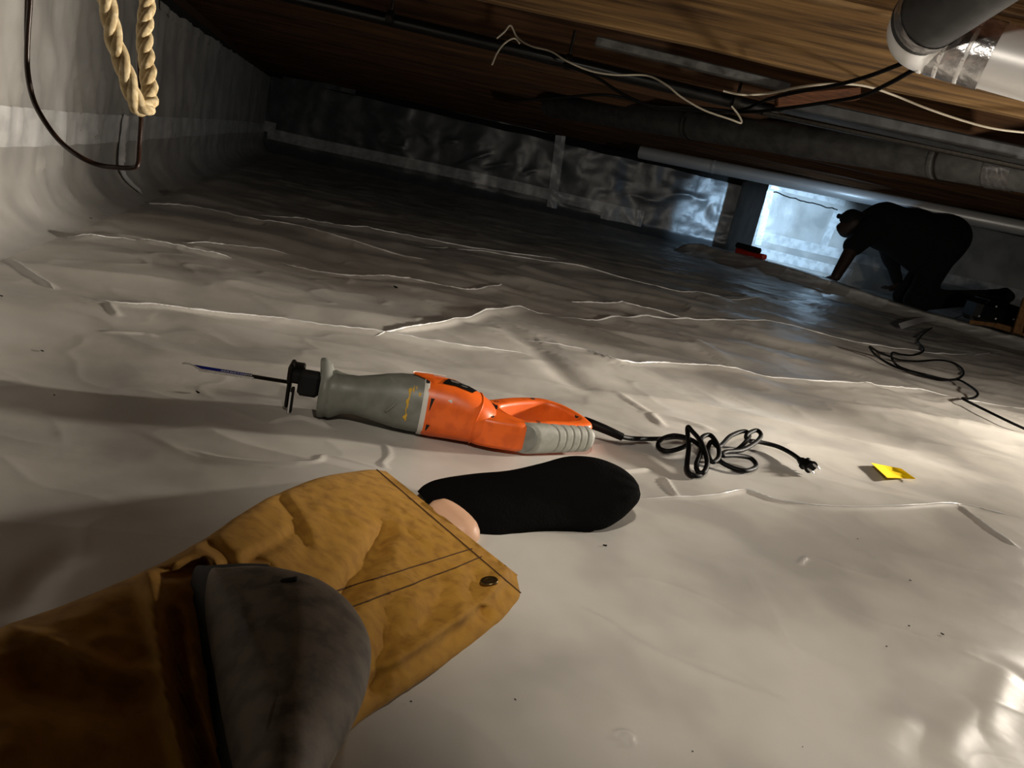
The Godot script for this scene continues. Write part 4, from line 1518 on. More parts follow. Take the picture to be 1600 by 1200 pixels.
	for q in [[1557, 479], [1556, 498], [1584, 499], [1530, 494]]:
		obj("glint_box", box_at(at_depth(q[0], q[1], 5.14), Vector3(0.012, 0.012, 0.008), 0.003), M.metal_bright, bag)  # bright little boxes imitate glints on the black case


# ---------------------------------------------------------------- overhead: pipes, ducts, cables
func px_path(a: Array) -> PackedVector3Array:
	var p := PackedVector3Array()
	for k in range(0, a.size(), 3):
		p.append(at_depth(a[k], a[k + 1], a[k + 2]))
	return p

func make_overhead() -> void:
	# black plastic pipe under the joists
	var t := thing("drain_pipe", "long black plastic pipe hung beneath the near timber joists", "pipe")
	var p0 := at_depth(380, -24, 2.86)
	var p1 := at_depth(992, 121, 2.86)
	var p2 := at_depth(1215, 175, 2.90)
	var dir := (p1 - p0).normalized()
	var lead := PackedVector3Array()
	for k in 30:
		lead.append((p0 - dir * 1.2).lerp(p2, k / 29.0))
	obj("pipe", tube(lead, 0.024, 18), M.black_pipe, t)
	for e in [[888, 97], [610, 28], [1150, 159]]:
		var c := at_depth(e[0], e[1], 2.86)
		obj("hanger", tube(PackedVector3Array([c - dir * 0.012, c + dir * 0.012]), 0.0275, 18), M.metal_dark, t)
		obj("hanger_rod", tube(PackedVector3Array([c + Vector3(0, 0.025, 0), c + Vector3(0, 0.11, 0)]), 0.006, 8), M.metal_dark, t)
	# continuing section, dull and flattened by distance
	var fl := thing("flat_duct", "flat dull grey metal trunk running beneath the joists at the right", "duct")
	obj("trunk", beam(at_depth(1225, 163, 2.74), at_depth(1616, 248, 2.68), 0.16, 0.04, 0.006), M.grey_trunk, fl)
	obj("side_flange", beam(at_depth(1190, 176, 2.62), at_depth(1616, 266, 2.54), 0.03, 0.014, 0.003), M.metal_dark, fl)
	tag(obj("metal_strip", beam(at_depth(930, 64, 2.62), at_depth(1232, 137, 2.62), 0.05, 0.028, 0.004), M.dull_duct), "narrow grey metal strip along the lower edge of the near joist", "strip")
	var wedge := thing("timber_offcut", "short orange brown timber offcut wedged under the joist behind the cables", "timber")
	obj("block", beam(at_depth(1212, 158, 2.56), at_depth(1342, 146, 2.52), 0.05, 0.04, 0.004), M.fresh_wood, wedge)
	# near silver duct and elbow; its riser is coloured dark for shade
	var d := thing("silver_duct", "shiny round silver duct with a taped elbow at the upper right", "duct")
	var q0 := at_depth(1466, 66, 1.50)
	var q1 := at_depth(1800, 155, 1.36)
	q1 = q0 + (q1 - q0) * 2.6
	var run := PackedVector3Array()
	for k in 24:
		run.append(q0.lerp(q1, k / 23.0))
	obj("pipe", tube(run, 0.0585, 40), M.galvanised, d)
	var ax := (q1 - q0).normalized()
	var e0 := at_depth(1418, 52, 1.50)
	var e1 := at_depth(1560, -50, 1.24)
	var up := (e1 - e0).normalized()
	var bend := PackedVector3Array()
	for k in 13:
		var s := k / 12.0
		bend.append((q0 - ax * 0.005).lerp(e0, s).lerp(e0.lerp(e0 + up * 0.09, s), s))
	var el := obj("elbow", tube(bend, 0.0600, 40), M.galvanised, d)
	var rise := PackedVector3Array()
	for k in 10:
		rise.append((e0 + up * 0.05).lerp(e0 + up * 0.36, k / 9.0))
	obj("riser", tube(rise, 0.0615, 40), M.shaded_riser_duct, d)
	for s in [0.0, 0.03, 0.07]:
		obj("crimp_ring", ring_band(q0 + ax * (s - 0.01), ax, 0.0605, 0.006), M.galvanised, el)
	var tape_c := q0 + ax * 0.05
	obj("foil_tape", wrap_band(tape_c, ax, 0.0605, 0.05, 7), M.foil_tape, d)
	obj("foil_tape", wrap_band(e0 + up * 0.075, up, 0.0625, 0.012, 8), M.foil_tape, d)
	# far grey duct
	var g := thing("grey_duct", "long grey round duct hung under the joists above the crouching worker", "duct")
	var g0 := at_depth(860, 165, 5.2)
	var g1 := at_depth(1700, 283, 2.72)
	g1 = g0 + (g1 - g0) * 1.35
	var far_run := PackedVector3Array()
	for k in 30:
		far_run.append(g0.lerp(g1, k / 29.0))
	var gx := (g1 - g0).normalized()
	obj("pipe", tube(far_run, 0.074, 36), M.dull_duct, g)
	for px in [1078, 1466]:
		var best := g0
		var bd := 1e9
		for k in 400:
			var c := g0.lerp(g1, k / 399.0)
			var loc := cam_basis.inverse() * (c - Vector3(0, CAM_H, 0))
			var sx := 800.0 - loc.x / loc.z * 1200.0
			if absf(sx - px) < bd:
				bd = absf(sx - px)
				best = c
		obj("joint_band", ring_band(best, gx, 0.0755, 0.012), M.dull_duct, g)
		var wire := PackedVector3Array()
		for k in 15:
			var a := lerpf(-0.4, PI + 0.4, k / 14.0)
			var b := gx.cross(Vector3.UP).normalized()
			wire.append(best + gx * 0.03 + b * cos(a) * 0.079 - Vector3.UP * sin(a) * 0.079)
		obj("hanger_wire", tube(wire, 0.003, 6), M.metal_dark, g)
	var fb := at_depth(1592, 268, 3.0)
	var bb := g0
	var bdd := 1e9
	for k in 400:
		var c := g0.lerp(g1, k / 399.0)
		if c.distance_to(fb) < bdd:
			bdd = c.distance_to(fb)
			bb = c
	obj("foil_tape", wrap_band(bb, gx, 0.076, 0.05, 9), M.foil_tape, g)
	# farther dark duct whose belly catches the cold lamp
	var h := thing("dark_duct", "dark round duct behind, its underside lit blue white by the worker's lamp", "duct")
	var h0 := at_depth(1000, 237.6, 7.5)
	var h1 := at_depth(1700, 376.6, 6.1)
	h1 = h0 + (h1 - h0) * 1.5
	var hr := PackedVector3Array()
	for k in 20:
		hr.append(h0.lerp(h1, k / 19.0))
	obj("pipe", tube(hr, 0.06, 32), M.galvanised, h)
	obj("joint_band", ring_band(h0.lerp(h1, 0.13), (h1 - h0).normalized(), 0.0615, 0.015), M.galvanised, h)
	# cables
	tag(obj("black_cable", tube(smooth(px_path([2100, 245, 1.5, 1720, 160, 1.58, 1600, 128, 1.60, 1510, 98, 1.63, 1450, 86, 1.66, 1405, 101, 1.72, 1360, 118, 1.9, 1310, 132, 2.1, 1250, 143, 2.28, 1200, 155, 2.42, 1165, 170, 2.72, 1130, 176, 2.75, 1070, 171, 2.78, 1020, 168, 2.8, 985, 155, 2.8, 940, 148, 2.8, 880, 152, 2.85, 800, 158, 2.9]), 8), 0.0055, 8), M.black_cable), "upper black cable sagging from the silver elbow to the black pipe", "cable")
	tag(obj("black_cable", tube(smooth(px_path([2100, 290, 1.5, 1720, 172, 1.58, 1600, 136, 1.60, 1520, 108, 1.63, 1466, 94, 1.66, 1432, 107, 1.74, 1390, 130, 1.9, 1345, 150, 2.1, 1290, 160, 2.22, 1220, 170, 2.36, 1160, 175, 2.65, 1090, 168, 2.72, 1020, 165, 2.76, 975, 148, 2.78, 930, 120, 2.80, 880, 99, 2.82]), 8), 0.0055, 8), M.black_cable), "lower black cable looping under the silver elbow past the timber offcut", "cable")
	tag(obj("white_cable", tube(smooth(px_path([769, 101, 2.7, 776, 84, 2.72, 788, 68, 2.75, 803, 60, 2.78, 812, 68, 2.78]), 8), 0.0033, 8), M.white_cable), "loose pale cable end curling over the black pipe at its left", "cable")
	tag(obj("white_cable", tube(smooth(px_path([776, 60, 2.84, 788, 50, 2.84, 798, 40, 2.84, 808, 58, 2.84, 830, 72, 2.8, 860, 80, 2.76, 885, 95, 2.72, 920, 110, 2.70, 960, 117, 2.68, 1010, 118, 2.66, 1040, 132, 2.62, 1065, 152, 2.6, 1100, 172, 2.58, 1140, 186, 2.56, 1158, 192, 2.56, 1154, 180, 2.56, 1143, 166, 2.56]), 8), 0.0033, 8), M.white_cable), "pale cable draped along the black pipe with a hanging loop", "cable")
	tag(obj("white_cable", tube(smooth(px_path([1130, 142, 2.5, 1160, 148, 2.5, 1200, 146, 2.5, 1250, 136, 2.3, 1300, 131, 2.25, 1350, 134, 2.28, 1395, 148, 2.36, 1450, 170, 2.34, 1510, 190, 2.32, 1560, 202, 2.3, 1640, 212, 2.28, 1900, 250, 2.2, 2150, 300, 2.2]), 8), 0.0036, 8), M.white_cable), "pale cable sweeping below the silver duct to the right", "cable")
	# rope and wire loops at the left
	var rope := thing("hanging_rope", "thick twisted natural fibre rope hanging in a loop at the upper left", "rope")
	var core := smooth(px_path([138, -60, 0.92, 166, 0, 0.95, 178, 60, 0.97, 195, 110, 0.98, 208, 150, 0.99, 216, 166, 1.0, 228, 169, 1.01, 234, 155, 1.03, 231, 110, 1.05, 226, 60, 1.07, 230, 10, 1.09, 238, -50, 1.1]), 14)
	for s in 3:
		var nrm := Vector3.RIGHT
		var dist := 0.0
		var strand := PackedVector3Array()
		for i in core.size():
			var tg := (core[mini(i + 1, core.size() - 1)] - core[maxi(i - 1, 0)]).normalized()
			nrm = (nrm - tg * nrm.dot(tg)).normalized()
			var bn := tg.cross(nrm)
			if i > 0:
				dist += core[i].distance_to(core[i - 1])
			var a := dist / 0.085 * TAU + TAU * s / 3.0
			strand.append(core[i] + (nrm * cos(a) + bn * sin(a)) * 0.0050)
		obj("strand", tube(strand, 0.0066, 10), M.rope_fibre, rope)
	tag(obj("brown_wire", tube(smooth(px_path([48, -60, 0.96, 47, 0, 0.97, 43, 60, 0.98, 43, 110, 0.99, 52, 155, 1.0, 70, 190, 1.0, 95, 222, 1.01, 125, 245, 1.01, 155, 258, 1.02, 185, 262, 1.02, 208, 262, 1.02, 215, 256, 1.02, 217, 230, 1.03, 220, 180, 1.035, 218, 120, 1.07, 217, 70, 1.10, 222, 20, 1.11, 229, -50, 1.12]), 10), 0.0034, 8), M.brown_wire), "brown insulated wire hanging in a wide loop around the rope", "wire")
	tag(obj("brown_wire", tube(smooth(px_path([42, -60, 1.0, 41, 0, 1.0, 40, 50, 1.01, 42, 100, 1.02, 47, 140, 1.02]), 8), 0.0018, 6), M.brown_wire), "thin dark wire hanging close beside the wide brown loop", "wire")

func ring_band(c: Vector3, ax: Vector3, r: float, half: float) -> Acc:
	var u := ax.cross(Vector3.UP).normalized()
	var w := ax.cross(u)
	var rings := []
	for s in [[-half, 0.985], [-half * 0.6, 1.02], [half * 0.6, 1.02], [half, 0.985]]:
		rings.append(ellipse(c + ax * s[0], u * r * s[1], w * r * s[1], 40))
	return loft(rings, false).outward()

func wrap_band(c: Vector3, ax: Vector3, r: float, half: float, seed_n: int) -> Acc:
	var u := ax.cross(Vector3.UP).normalized()
	var w := ax.cross(u)
	var f := noise(1.0, seed_n, 3)
	var rings := []
	for i in 21:
		var s := lerpf(-half, half, i / 20.0)
		var ring := PackedVector3Array()
		for k in 72:
			var a := TAU * k / 72
			var b := f.get_noise_3d(cos(a) * 5.0, sin(a) * 5.0, s * 60.0) * 0.0012 + 0.0008
			ring.append(c + ax * s + (u * cos(a) + w * sin(a)) * (r + b))
		rings.append(ring)
	return loft(rings, false).outward()


# ---------------------------------------------------------------- the photographer's leg
var leg_folds := []

func px_of(p: Vector3) -> Vector2:
	var q := cam_basis.inverse() * (p - Vector3(0, CAM_H, 0))
	return Vector2(800.0 - q.x / q.z * 1200.0, 600.0 + q.y / q.z * 1200.0)

# sections between two rails: [ax, ay, az, bx, by, bz, front, back]
func rail_rows(keys: Array, per: int) -> Array:
	var ch := []
	for c in 3:
		ch.append(PackedVector3Array())
	for k in keys:
		ch[0].append(at_depth(k[0], k[1], k[2]))
		ch[1].append(at_depth(k[3], k[4], k[5]))
		ch[2].append(Vector3(k[6], k[7], 0))
	return [smooth(ch[0], per), smooth(ch[1], per), smooth(ch[2], per)]

func rail_shape(rows: Array, cols: int, power: float, carve: Callable) -> Array:
	var eye := Vector3(0, CAM_H, 0)
	var rings := []
	for i in rows[0].size():
		var a: Vector3 = rows[0][i]
		var b: Vector3 = rows[1][i]
		var f: Vector3 = rows[2][i]
		var c := (a + b) * 0.5
		var u := (a - b) * 0.5
		var v := (eye - c).normalized()
		var r := PackedVector3Array()
		for k in cols:
			var g := TAU * k / cols
			var x := cos(g)
			var y := sin(g)
			var sx := signf(x) * pow(absf(x), 2.0 / power)
			var sy := signf(y) * pow(absf(y), 2.0 / power)
			var p := c + u * sx + v * sy * (f.x if y > 0.0 else f.y)
			r.append(carve.call(p, v, sx, sy, float(i) / (rows[0].size() - 1)))
		rings.append(r)
	return rings

func make_person() -> void:
	var root := thing("person", "outstretched bent leg in mustard canvas work trousers, black knee pad and black sock", "person")
	var n1 := noise(9.0, 201, 3)
	var n2 := noise(26.0, 202, 2)
	var n3 := noise(11.0, 203, 2)
	leg_folds = [
		[[596, 842, 584, 868, 566, 893, 540, 930], -0.032, 15.0],
		[[612, 850, 600, 880, 585, 905], 0.004, 8.0],
		[[440, 782, 458, 808, 470, 832, 478, 852], -0.010, 9.0],
		[[455, 775, 478, 806, 492, 840], 0.004, 9.0],
		[[390, 872, 430, 852, 455, 832], -0.009, 8.0],
		[[570, 975, 615, 950, 660, 925, 700, 905, 735, 878, 752, 858], 0.0035, 7.0],
		[[576, 966, 616, 938, 660, 914, 705, 890, 728, 868], -0.003, 4.0],
		[[600, 965, 607, 1000, 592, 1045, 580, 1075], -0.011, 14.0],
		[[690, 925, 668, 962, 650, 985, 632, 1008], -0.008, 9.0],
		[[742, 896, 748, 918, 738, 940, 752, 958], -0.007, 10.0],
		[[715, 905, 722, 935, 715, 960], 0.005, 9.0],
		[[640, 935, 655, 960, 640, 1000], 0.004, 8.0],
		[[495, 788, 545, 808, 582, 826, 606, 848, 622, 885, 648, 912], 0.006, 7.0],
		[[553, 757, 545, 785, 560, 815, 590, 830], 0.003, 6.0],
		[[610, 775, 625, 810, 618, 850], 0.0035, 9.0],
		[[640, 800, 660, 840, 690, 860], 0.003, 7.0],
		[[620, 880, 650, 900, 690, 905], -0.004, 8.0],
		[[755, 860, 735, 880, 712, 898], -0.004, 6.0],
		[[20, 985, 80, 1000, 140, 1032, 190, 1052, 225, 1050], 0.010, 13.0],
		[[50, 1060, 110, 1080, 190, 1080], -0.016, 34.0],
		[[235, 905, 248, 955, 256, 1020, 268, 1100, 292, 1200, 310, 1280], 0.016, 15.0],
		[[266, 960, 274, 1020, 286, 1090, 312, 1200, 330, 1280], -0.020, 11.0],
		[[296, 1010, 316, 1100, 346, 1190, 370, 1270], 0.014, 13.0],
		[[255, 898, 285, 893, 318, 882], -0.014, 8.0],
		[[272, 880, 300, 868, 335, 880], 0.008, 8.0],
		[[330, 850, 352, 868, 360, 888], -0.010, 9.0],
		[[300, 852, 325, 866, 345, 885], 0.006, 7.0],
	]
	for f in leg_folds:
		var pl := PackedVector2Array()
		for k in range(0, f[0].size(), 2):
			pl.append(Vector2(f[0][k], f[0][k + 1]))
		f[0] = pl
	var carve := func(p: Vector3, v: Vector3, sx: float, sy: float, s: float) -> Vector3:
		var d := n1.get_noise_3dv(p) * 0.011 + n2.get_noise_3dv(p) * 0.0015
		var rid := 1.0 - absf(n3.get_noise_3dv(p)) * 3.6
		if rid > 0.0:
			d += rid * rid * rid * 0.0035
		d *= 0.3 + 0.7 * absf(sy)
		if sy > 0.0:
			var q := px_of(p)
			for f in leg_folds:
				var pl: PackedVector2Array = f[0]
				var w: float = f[2]
				var best := 1e9
				for i in pl.size() - 1:
					best = minf(best, q.distance_squared_to(Geometry2D.get_closest_point_to_segment(q, pl[i], pl[i + 1])))
				w *= 1.15
				if best < w * w * 9.0:
					d += f[1] * 1.1 * exp(-best / (w * w)) * clampf(sy * 2.0, 0, 1)
			# the crease along the outer seam
			if s > 0.55:
				d += 0.016 * exp(-pow((sx + 0.72) / 0.06, 2.0)) * smoothstep(0.55, 0.7, s)
		return p + v * d
	var keys := [
		[-300, 1150, 0.35, -60, 1760, 0.30, 0.05, 0.06],
		[-140, 1050, 0.39, 110, 1600, 0.33, 0.05, 0.06],
		[0, 984, 0.44, 240, 1450, 0.37, 0.05, 0.06],
		[120, 940, 0.48, 340, 1340, 0.41, 0.052, 0.06],
		[240, 888, 0.53, 420, 1260, 0.46, 0.055, 0.055],
		[322, 842, 0.60, 490, 1195, 0.53, 0.06, 0.05],
		[375, 806, 0.67, 548, 1138, 0.58, 0.06, 0.05],
		[430, 774, 0.76, 622, 1085, 0.625, 0.055, 0.045],
		[500, 747, 0.855, 705, 1030, 0.685, 0.050, 0.04],
		[560, 736, 0.925, 778, 974, 0.748, 0.045, 0.035],
		[585, 734, 0.95, 812, 935, 0.80, 0.042, 0.034],
		[600, 736, 0.962, 823, 912, 0.835, 0.040, 0.034],
	]
	var rows := rail_rows(keys, 14)
	var rings := rail_shape(rows, 150, 2.5, carve)
	# turn the hem in on itself
	var last: PackedVector3Array = rings[rings.size() - 1]
	var mid := Vector3.ZERO
	for p in last:
		mid += p
	mid /= last.size()
	var back: Vector3 = ((rows[0][rows[0].size() - 4] + rows[1][rows[1].size() - 4]) * 0.5 - mid).normalized()
	for e in [[0.985, -0.0015], [0.955, 0.0], [0.95, 0.05]]:
		var r := PackedVector3Array()
		for p in last:
			r.append(mid + (p - mid) * e[0] + back * e[1])
		rings.append(r)
	var tr := obj("trousers", loft(rings, false).outward(), M.canvas, root)
	# stitched lines: along the hem, twice along the seam
	var row := 11 * 14 - 11
	var st := PackedVector3Array()
	var outp := PackedVector3Array()
	for k in range(3, 73):
		var p: Vector3 = rings[row][k]
		st.append(p + (Vector3(0, CAM_H, 0) - p).normalized() * 0.0007)
	obj("hem_stitch", tube(st, 0.0009, 6), M.stitching, tr)
	for off in [0.0, 3.0]:
		var sp := PackedVector3Array()
		for i in range(98, 146):
			var colf: float = lerpf(38.0, 44.0, (i - 96) / 50.0) + off
			var p: Vector3 = (rings[i][int(colf)] as Vector3).lerp(rings[i][int(colf) + 1], colf - int(colf))
			sp.append(p + (Vector3(0, CAM_H, 0) - p).normalized() * 0.0005)
		obj("seam_stitch", tube(smooth(sp, 2), 0.0007, 6), M.stitching, tr)
	# brass snap near the hem
	var bp := Vector3.ZERO
	var bd := 1e9
	var bn := Vector3.UP
	for i in range(120, 154):
		for k in range(5, 70):
			var p: Vector3 = rings[i][k]
			var d := px_of(p).distance_to(Vector2(765, 911))
			if d < bd:
				bd = d
				bp = p
				bn = ((rings[i][k + 2] - rings[i][k - 2]) as Vector3).cross(rings[i + 1][k] - rings[i - 1][k]).normalized()
	if bn.dot(Vector3(0, CAM_H, 0) - bp) < 0.0:
		bn = -bn
	var bu := bn.cross(Vector3.RIGHT).normalized()
	var bw := bn.cross(bu)
	var sn := []
	for e in [[0.0085, -0.001], [0.0092, 0.001], [0.0092, 0.0022], [0.0082, 0.0032], [0.0074, 0.0024], [0.0045, 0.0026], [0.0040, 0.0036], [0.0015, 0.0038]]:
		sn.append(ellipse(bp + bn * e[1], bu * e[0], bw * e[0], 28))
	obj("snap_button", loft(sn), M.brass, tr)
	# knee pad: a dome with a deep skirt
	var edge := smooth(PackedVector3Array([Vector3(328, 892, 0), Vector3(350, 887, 0), Vector3(395, 884, 0), Vector3(445, 889, 0), Vector3(500, 906, 0), Vector3(545, 940, 0), Vector3(573, 985, 0), Vector3(580, 1025, 0), Vector3(572, 1080, 0), Vector3(548, 1140, 0), Vector3(515, 1200, 0), Vector3(480, 1270, 0), Vector3(440, 1320, 0), Vector3(395, 1310, 0), Vector3(372, 1230, 0), Vector3(352, 1150, 0), Vector3(338, 1070, 0), Vector3(326, 1000, 0), Vector3(320, 940, 0)]), 6, true)
	var zp := func(px: float, py: float) -> float:
		return lerpf(0.505, 0.345, clampf((py - 885.0) / 420.0, 0, 1)) + 0.00018 * maxf(0.0, px - 470.0)
	var pm := Vector2(440, 1070)
	var pad_rings := []
	var pn := noise(14.0, 210, 3)
	for e in [[0.86, -0.10], [0.95, -0.075], [0.985, -0.012], [1.0, -0.003], [0.985, 0.003], [0.95, 0.008], [0.90, 0.0125], [0.8, 0.018], [0.68, 0.023], [0.54, 0.027], [0.4, 0.0295], [0.26, 0.031], [0.12, 0.032], [0.02, 0.032]]:
		var r := PackedVector3Array()
		for p in edge:
			var q: Vector2 = pm + (Vector2(p.x, p.y) - pm) * e[0]
			var w := at_depth(q.x, q.y, zp.call(q.x, q.y))
			var v := (Vector3(0, CAM_H, 0) - w).normalized()
			var d: float = e[1]
			if d > 0.0:
				d += pn.get_noise_3dv(w) * 0.0022
				# moulded facet lines
				var s1 := Geometry2D.get_closest_point_to_segment(q, Vector2(352, 905), Vector2(540, 935)).distance_to(q)
				var s2 := Geometry2D.get_closest_point_to_segment(q, Vector2(372, 925), Vector2(425, 1110)).distance_to(q)
				d += 0.002 * exp(-s1 * s1 / 60.0) + 0.0016 * exp(-s2 * s2 / 40.0)
			r.append(w + v * d)
		pad_rings.append(r)
	var pad := obj("knee_pad", loft(pad_rings), M.pad_rubber, root)
	var rim := PackedVector3Array()
	var skirt := []
	for e in [[1.0, -0.006], [1.02, -0.012], [1.02, -0.03], [0.99, -0.045]]:
		var r := PackedVector3Array()
		for p in edge:
			var q: Vector2 = pm + (Vector2(p.x, p.y) - pm) * (e[0] if p.x < 420.0 else 0.98)
			var sh := smoothstep(420.0, 330.0, p.x)
			q.x -= 22.0 * sh * (1.0 if e[0] > 1.0 else 0.0)
			var w := at_depth(q.x, q.y, zp.call(q.x, q.y))
			r.append(w + (Vector3(0, CAM_H, 0) - w).normalized() * e[1])
		skirt.append(r)
	obj("pad_rim", loft(skirt, false), M.pad_rim, pad)
	obj("pad_slot", box_at(pad_point(edge, pm, zp, 452, 906), Vector3(0.011, 0.003, 0.004), 0.001, cam_basis * Basis(Vector3.BACK, 0.15)), M.pad_rim, pad)
	# the body under the clothes
	var knee := at_depth(440, 1060, 0.60)
	var hip := at_depth(-250, 1500, 0.40)
	var ankle := at_depth(706, 836, 0.90)
	var heel := at_depth(735, 838, 0.93)
	var ball := at_depth(905, 775, 1.0)
	var toe := at_depth(950, 770, 1.01)
	var ab := at_depth(720, 834, 0.873)
	var bones := [[hip, knee, 0.05, 0.036], [knee, at_depth(545, 950, 0.75), 0.034, 0.030], [at_depth(545, 950, 0.75), ankle, 0.030, 0.024], [ankle, heel, 0.024, 0.024], [heel, ball, 0.022, 0.022], [ball, toe, 0.022, 0.014], [at_depth(690, 806, 0.888), ab, 0.020, 0.0215]]
	obj("body", blob(bones, 0.006, 0.02), M.skin, root)
	# sock
	var sk := [
		[652, 768, 0.930, 742, 868, 0.890, 0.022, 0.030],
		[664, 757, 0.938, 756, 858, 0.895, 0.026, 0.032],
		[688, 748, 0.950, 777, 849, 0.902, 0.030, 0.034],
		[740, 740, 0.970, 802, 838, 0.915, 0.031, 0.036],
		[795, 735, 0.985, 848, 830, 0.935, 0.030, 0.038],
		[845, 724, 0.998, 890, 829, 0.955, 0.029, 0.038],
		[888, 713, 1.008, 938, 828, 0.975, 0.028, 0.036],
		[930, 715, 1.014, 968, 813, 0.988, 0.026, 0.033],
		[966, 728, 1.016, 987, 796, 0.998, 0.022, 0.028],
		[988, 744, 1.014, 998, 783, 1.004, 0.014, 0.018],
		[998, 758, 1.012, 1001, 772, 1.008, 0.004, 0.006],
	]
	var sn2 := noise(16.0, 220, 3)
	var toes := func(p: Vector3, v: Vector3, sx: float, sy: float, s: float) -> Vector3:
		var d := sn2.get_noise_3dv(p) * 0.0022
		# faint lumps of the toes
		if s > 0.7:
			d += 0.0016 * sin(sx * 11.0) * smoothstep(0.7, 0.85, s) * maxf(sy, 0.0)
		return p + v * d
	var srow := rail_rows(sk, 8)
	obj("sock", loft(rail_shape(srow, 64, 2.15, toes)), M.sock_knit, root)

func pad_point(_edge: PackedVector3Array, _pm: Vector2, zp: Callable, px: float, py: float) -> Vector3:
	var w := at_depth(px, py, zp.call(px, py))
	return w + (Vector3(0, CAM_H, 0) - w).normalized() * 0.014


# ---------------------------------------------------------------- the other worker
func make_worker() -> void:
	var root := thing("person", "dark clothed worker with a head lamp crouching on hands and knees by the far wall", "person")
	var z := 6.3
	var j := func(px: float, py: float, dz := 0.0) -> Vector3:
		return at_depth(px, py, z + dz)
	var pelvis: Vector3 = j.call(1478, 372)
	var waist: Vector3 = j.call(1430, 358)
	var chest: Vector3 = j.call(1378, 350)
	var neck: Vector3 = j.call(1344, 346)
	var head: Vector3 = j.call(1332, 350)
	var sh_n: Vector3 = j.call(1362, 360, -0.16)
	var el_n: Vector3 = j.call(1334, 384, -0.18)
	var wr_n: Vector3 = j.call(1306, 432, -0.2)
	var sh_f: Vector3 = j.call(1366, 350, 0.16)
	var el_f: Vector3 = j.call(1392, 402, 0.2)
	var wr_f: Vector3 = j.call(1404, 446, 0.2)
	var kn_n: Vector3 = j.call(1432, 470, -0.14)
	var kn_f: Vector3 = j.call(1415, 462, 0.12)
	var an_n: Vector3 = j.call(1545, 464, -0.12)
	var an_f: Vector3 = j.call(1540, 470, 0.14)
	var hp_n: Vector3 = j.call(1478, 385, -0.09)
	var hp_f: Vector3 = j.call(1478, 380, 0.09)
	# the body, one continuous surface: skin shows at the forearms, hands, neck and head
	var bones := [
		[pelvis, waist, 0.14, 0.13], [waist, chest, 0.13, 0.14], [chest, neck, 0.13, 0.065], [neck, head, 0.06, 0.075], [head, head + Vector3(-0.03, -0.05, 0), 0.088, 0.07],
		[sh_n, el_n, 0.05, 0.04], [el_n, wr_n, 0.058, 0.04], [sh_f, el_f, 0.05, 0.04], [el_f, wr_f, 0.04, 0.028], [chest, sh_n, 0.1, 0.06], [chest, sh_f, 0.1, 0.06],
		[hp_n, kn_n, 0.09, 0.06], [kn_n, an_n, 0.058, 0.038], [hp_f, kn_f, 0.09, 0.06], [kn_f, an_f, 0.058, 0.038],
		[head + Vector3(-0.085, -0.02, 0.0), head + Vector3(-0.098, -0.045, 0.0), 0.012, 0.016],
	]
	var body := blob(bones, 0.016, 0.05)
	for w in [wr_n, wr_f]:
		var hb := []
		var palm: Vector3 = w + Vector3(-0.05, -0.035, 0.0)
		hb.append([w, palm, 0.022, 0.026])
		for fk in 4:
			var root_p: Vector3 = palm + Vector3(-0.01, 0.0, -0.03 + fk * 0.02)
			var tip: Vector3 = root_p + Vector3(-0.055 - 0.01 * sin(fk * 1.2), -0.012, -0.008 + fk * 0.006)
			var knuckle := root_p.lerp(tip, 0.5) + Vector3(0, 0.008, 0)
			hb.append([root_p, knuckle, 0.010, 0.009])
			hb.append([knuckle, tip, 0.009, 0.008])
		hb.append([w.lerp(palm, 0.5), palm + Vector3(-0.015, -0.005, -0.05), 0.012, 0.009])
		body.join(blob(hb, 0.005, 0.008))
	obj("body", body, M.arm_skin, root)
	var up := Vector3.UP
	var shirt := [[pelvis.lerp(waist, 0.2), waist, 0.160, 0.150], [waist, chest, 0.150, 0.168], [chest, neck.lerp(chest, 0.35), 0.16, 0.09], [chest, sh_n, 0.13, 0.085], [chest, sh_f, 0.13, 0.085], [sh_n, el_n, 0.075, 0.062], [sh_f, el_f, 0.07, 0.06], [waist + Vector3(0.05, -0.05, 0), chest + Vector3(0.02, -0.08, 0), 0.13, 0.12], [el_f, el_f.lerp(wr_f, 0.8), 0.055, 0.045], [j.call(1398, 372), j.call(1440, 398), 0.13, 0.16], [sh_n, el_n, 0.08, 0.07]]
	obj("shirt", blob(shirt, 0.016, 0.06), M.dark_cloth, root)
	var cuff := blob([[el_n.lerp(wr_n, -0.05), el_n.lerp(wr_n, 0.18), 0.058, 0.054]], 0.012, 0.03)
	obj("cuff", cuff, M.boot_dark, root)
	var pants := [[pelvis.lerp(waist, 0.4), pelvis, 0.160, 0.17], [pelvis, hp_n, 0.165, 0.13], [pelvis, hp_f, 0.165, 0.13], [hp_n, kn_n, 0.125, 0.085], [hp_f, kn_f, 0.125, 0.085], [kn_n, an_n, 0.085, 0.058], [kn_f, an_f, 0.085, 0.058]]
	obj("trousers", blob(pants, 0.016, 0.06), M.dark_trouser, root)
	for a in [an_n, an_f]:
		var bt := blob([[a, a + Vector3(0.06, 0.01, 0), 0.062, 0.058], [a + Vector3(0.06, 0.01, 0), a + Vector3(0.15, 0.035, 0), 0.055, 0.045], [a + Vector3(0.08, 0.0, 0), a + Vector3(0.11, 0.07, 0), 0.045, 0.03]], 0.012, 0.04)
		obj("boot", bt, M.boot_dark, root)
	obj("cap", blob([[head + Vector3(0.015, 0.02, 0), head + Vector3(-0.02, 0.03, 0), 0.092, 0.086], [head + Vector3(-0.02, 0.05, 0), head + Vector3(-0.08, 0.03, 0), 0.05, 0.03]], 0.01, 0.03), M.hair_dark, root)
	# head lamp: strap, housing, lens
	var lamp_at := head + Vector3(-0.110, 0.035, -0.035)
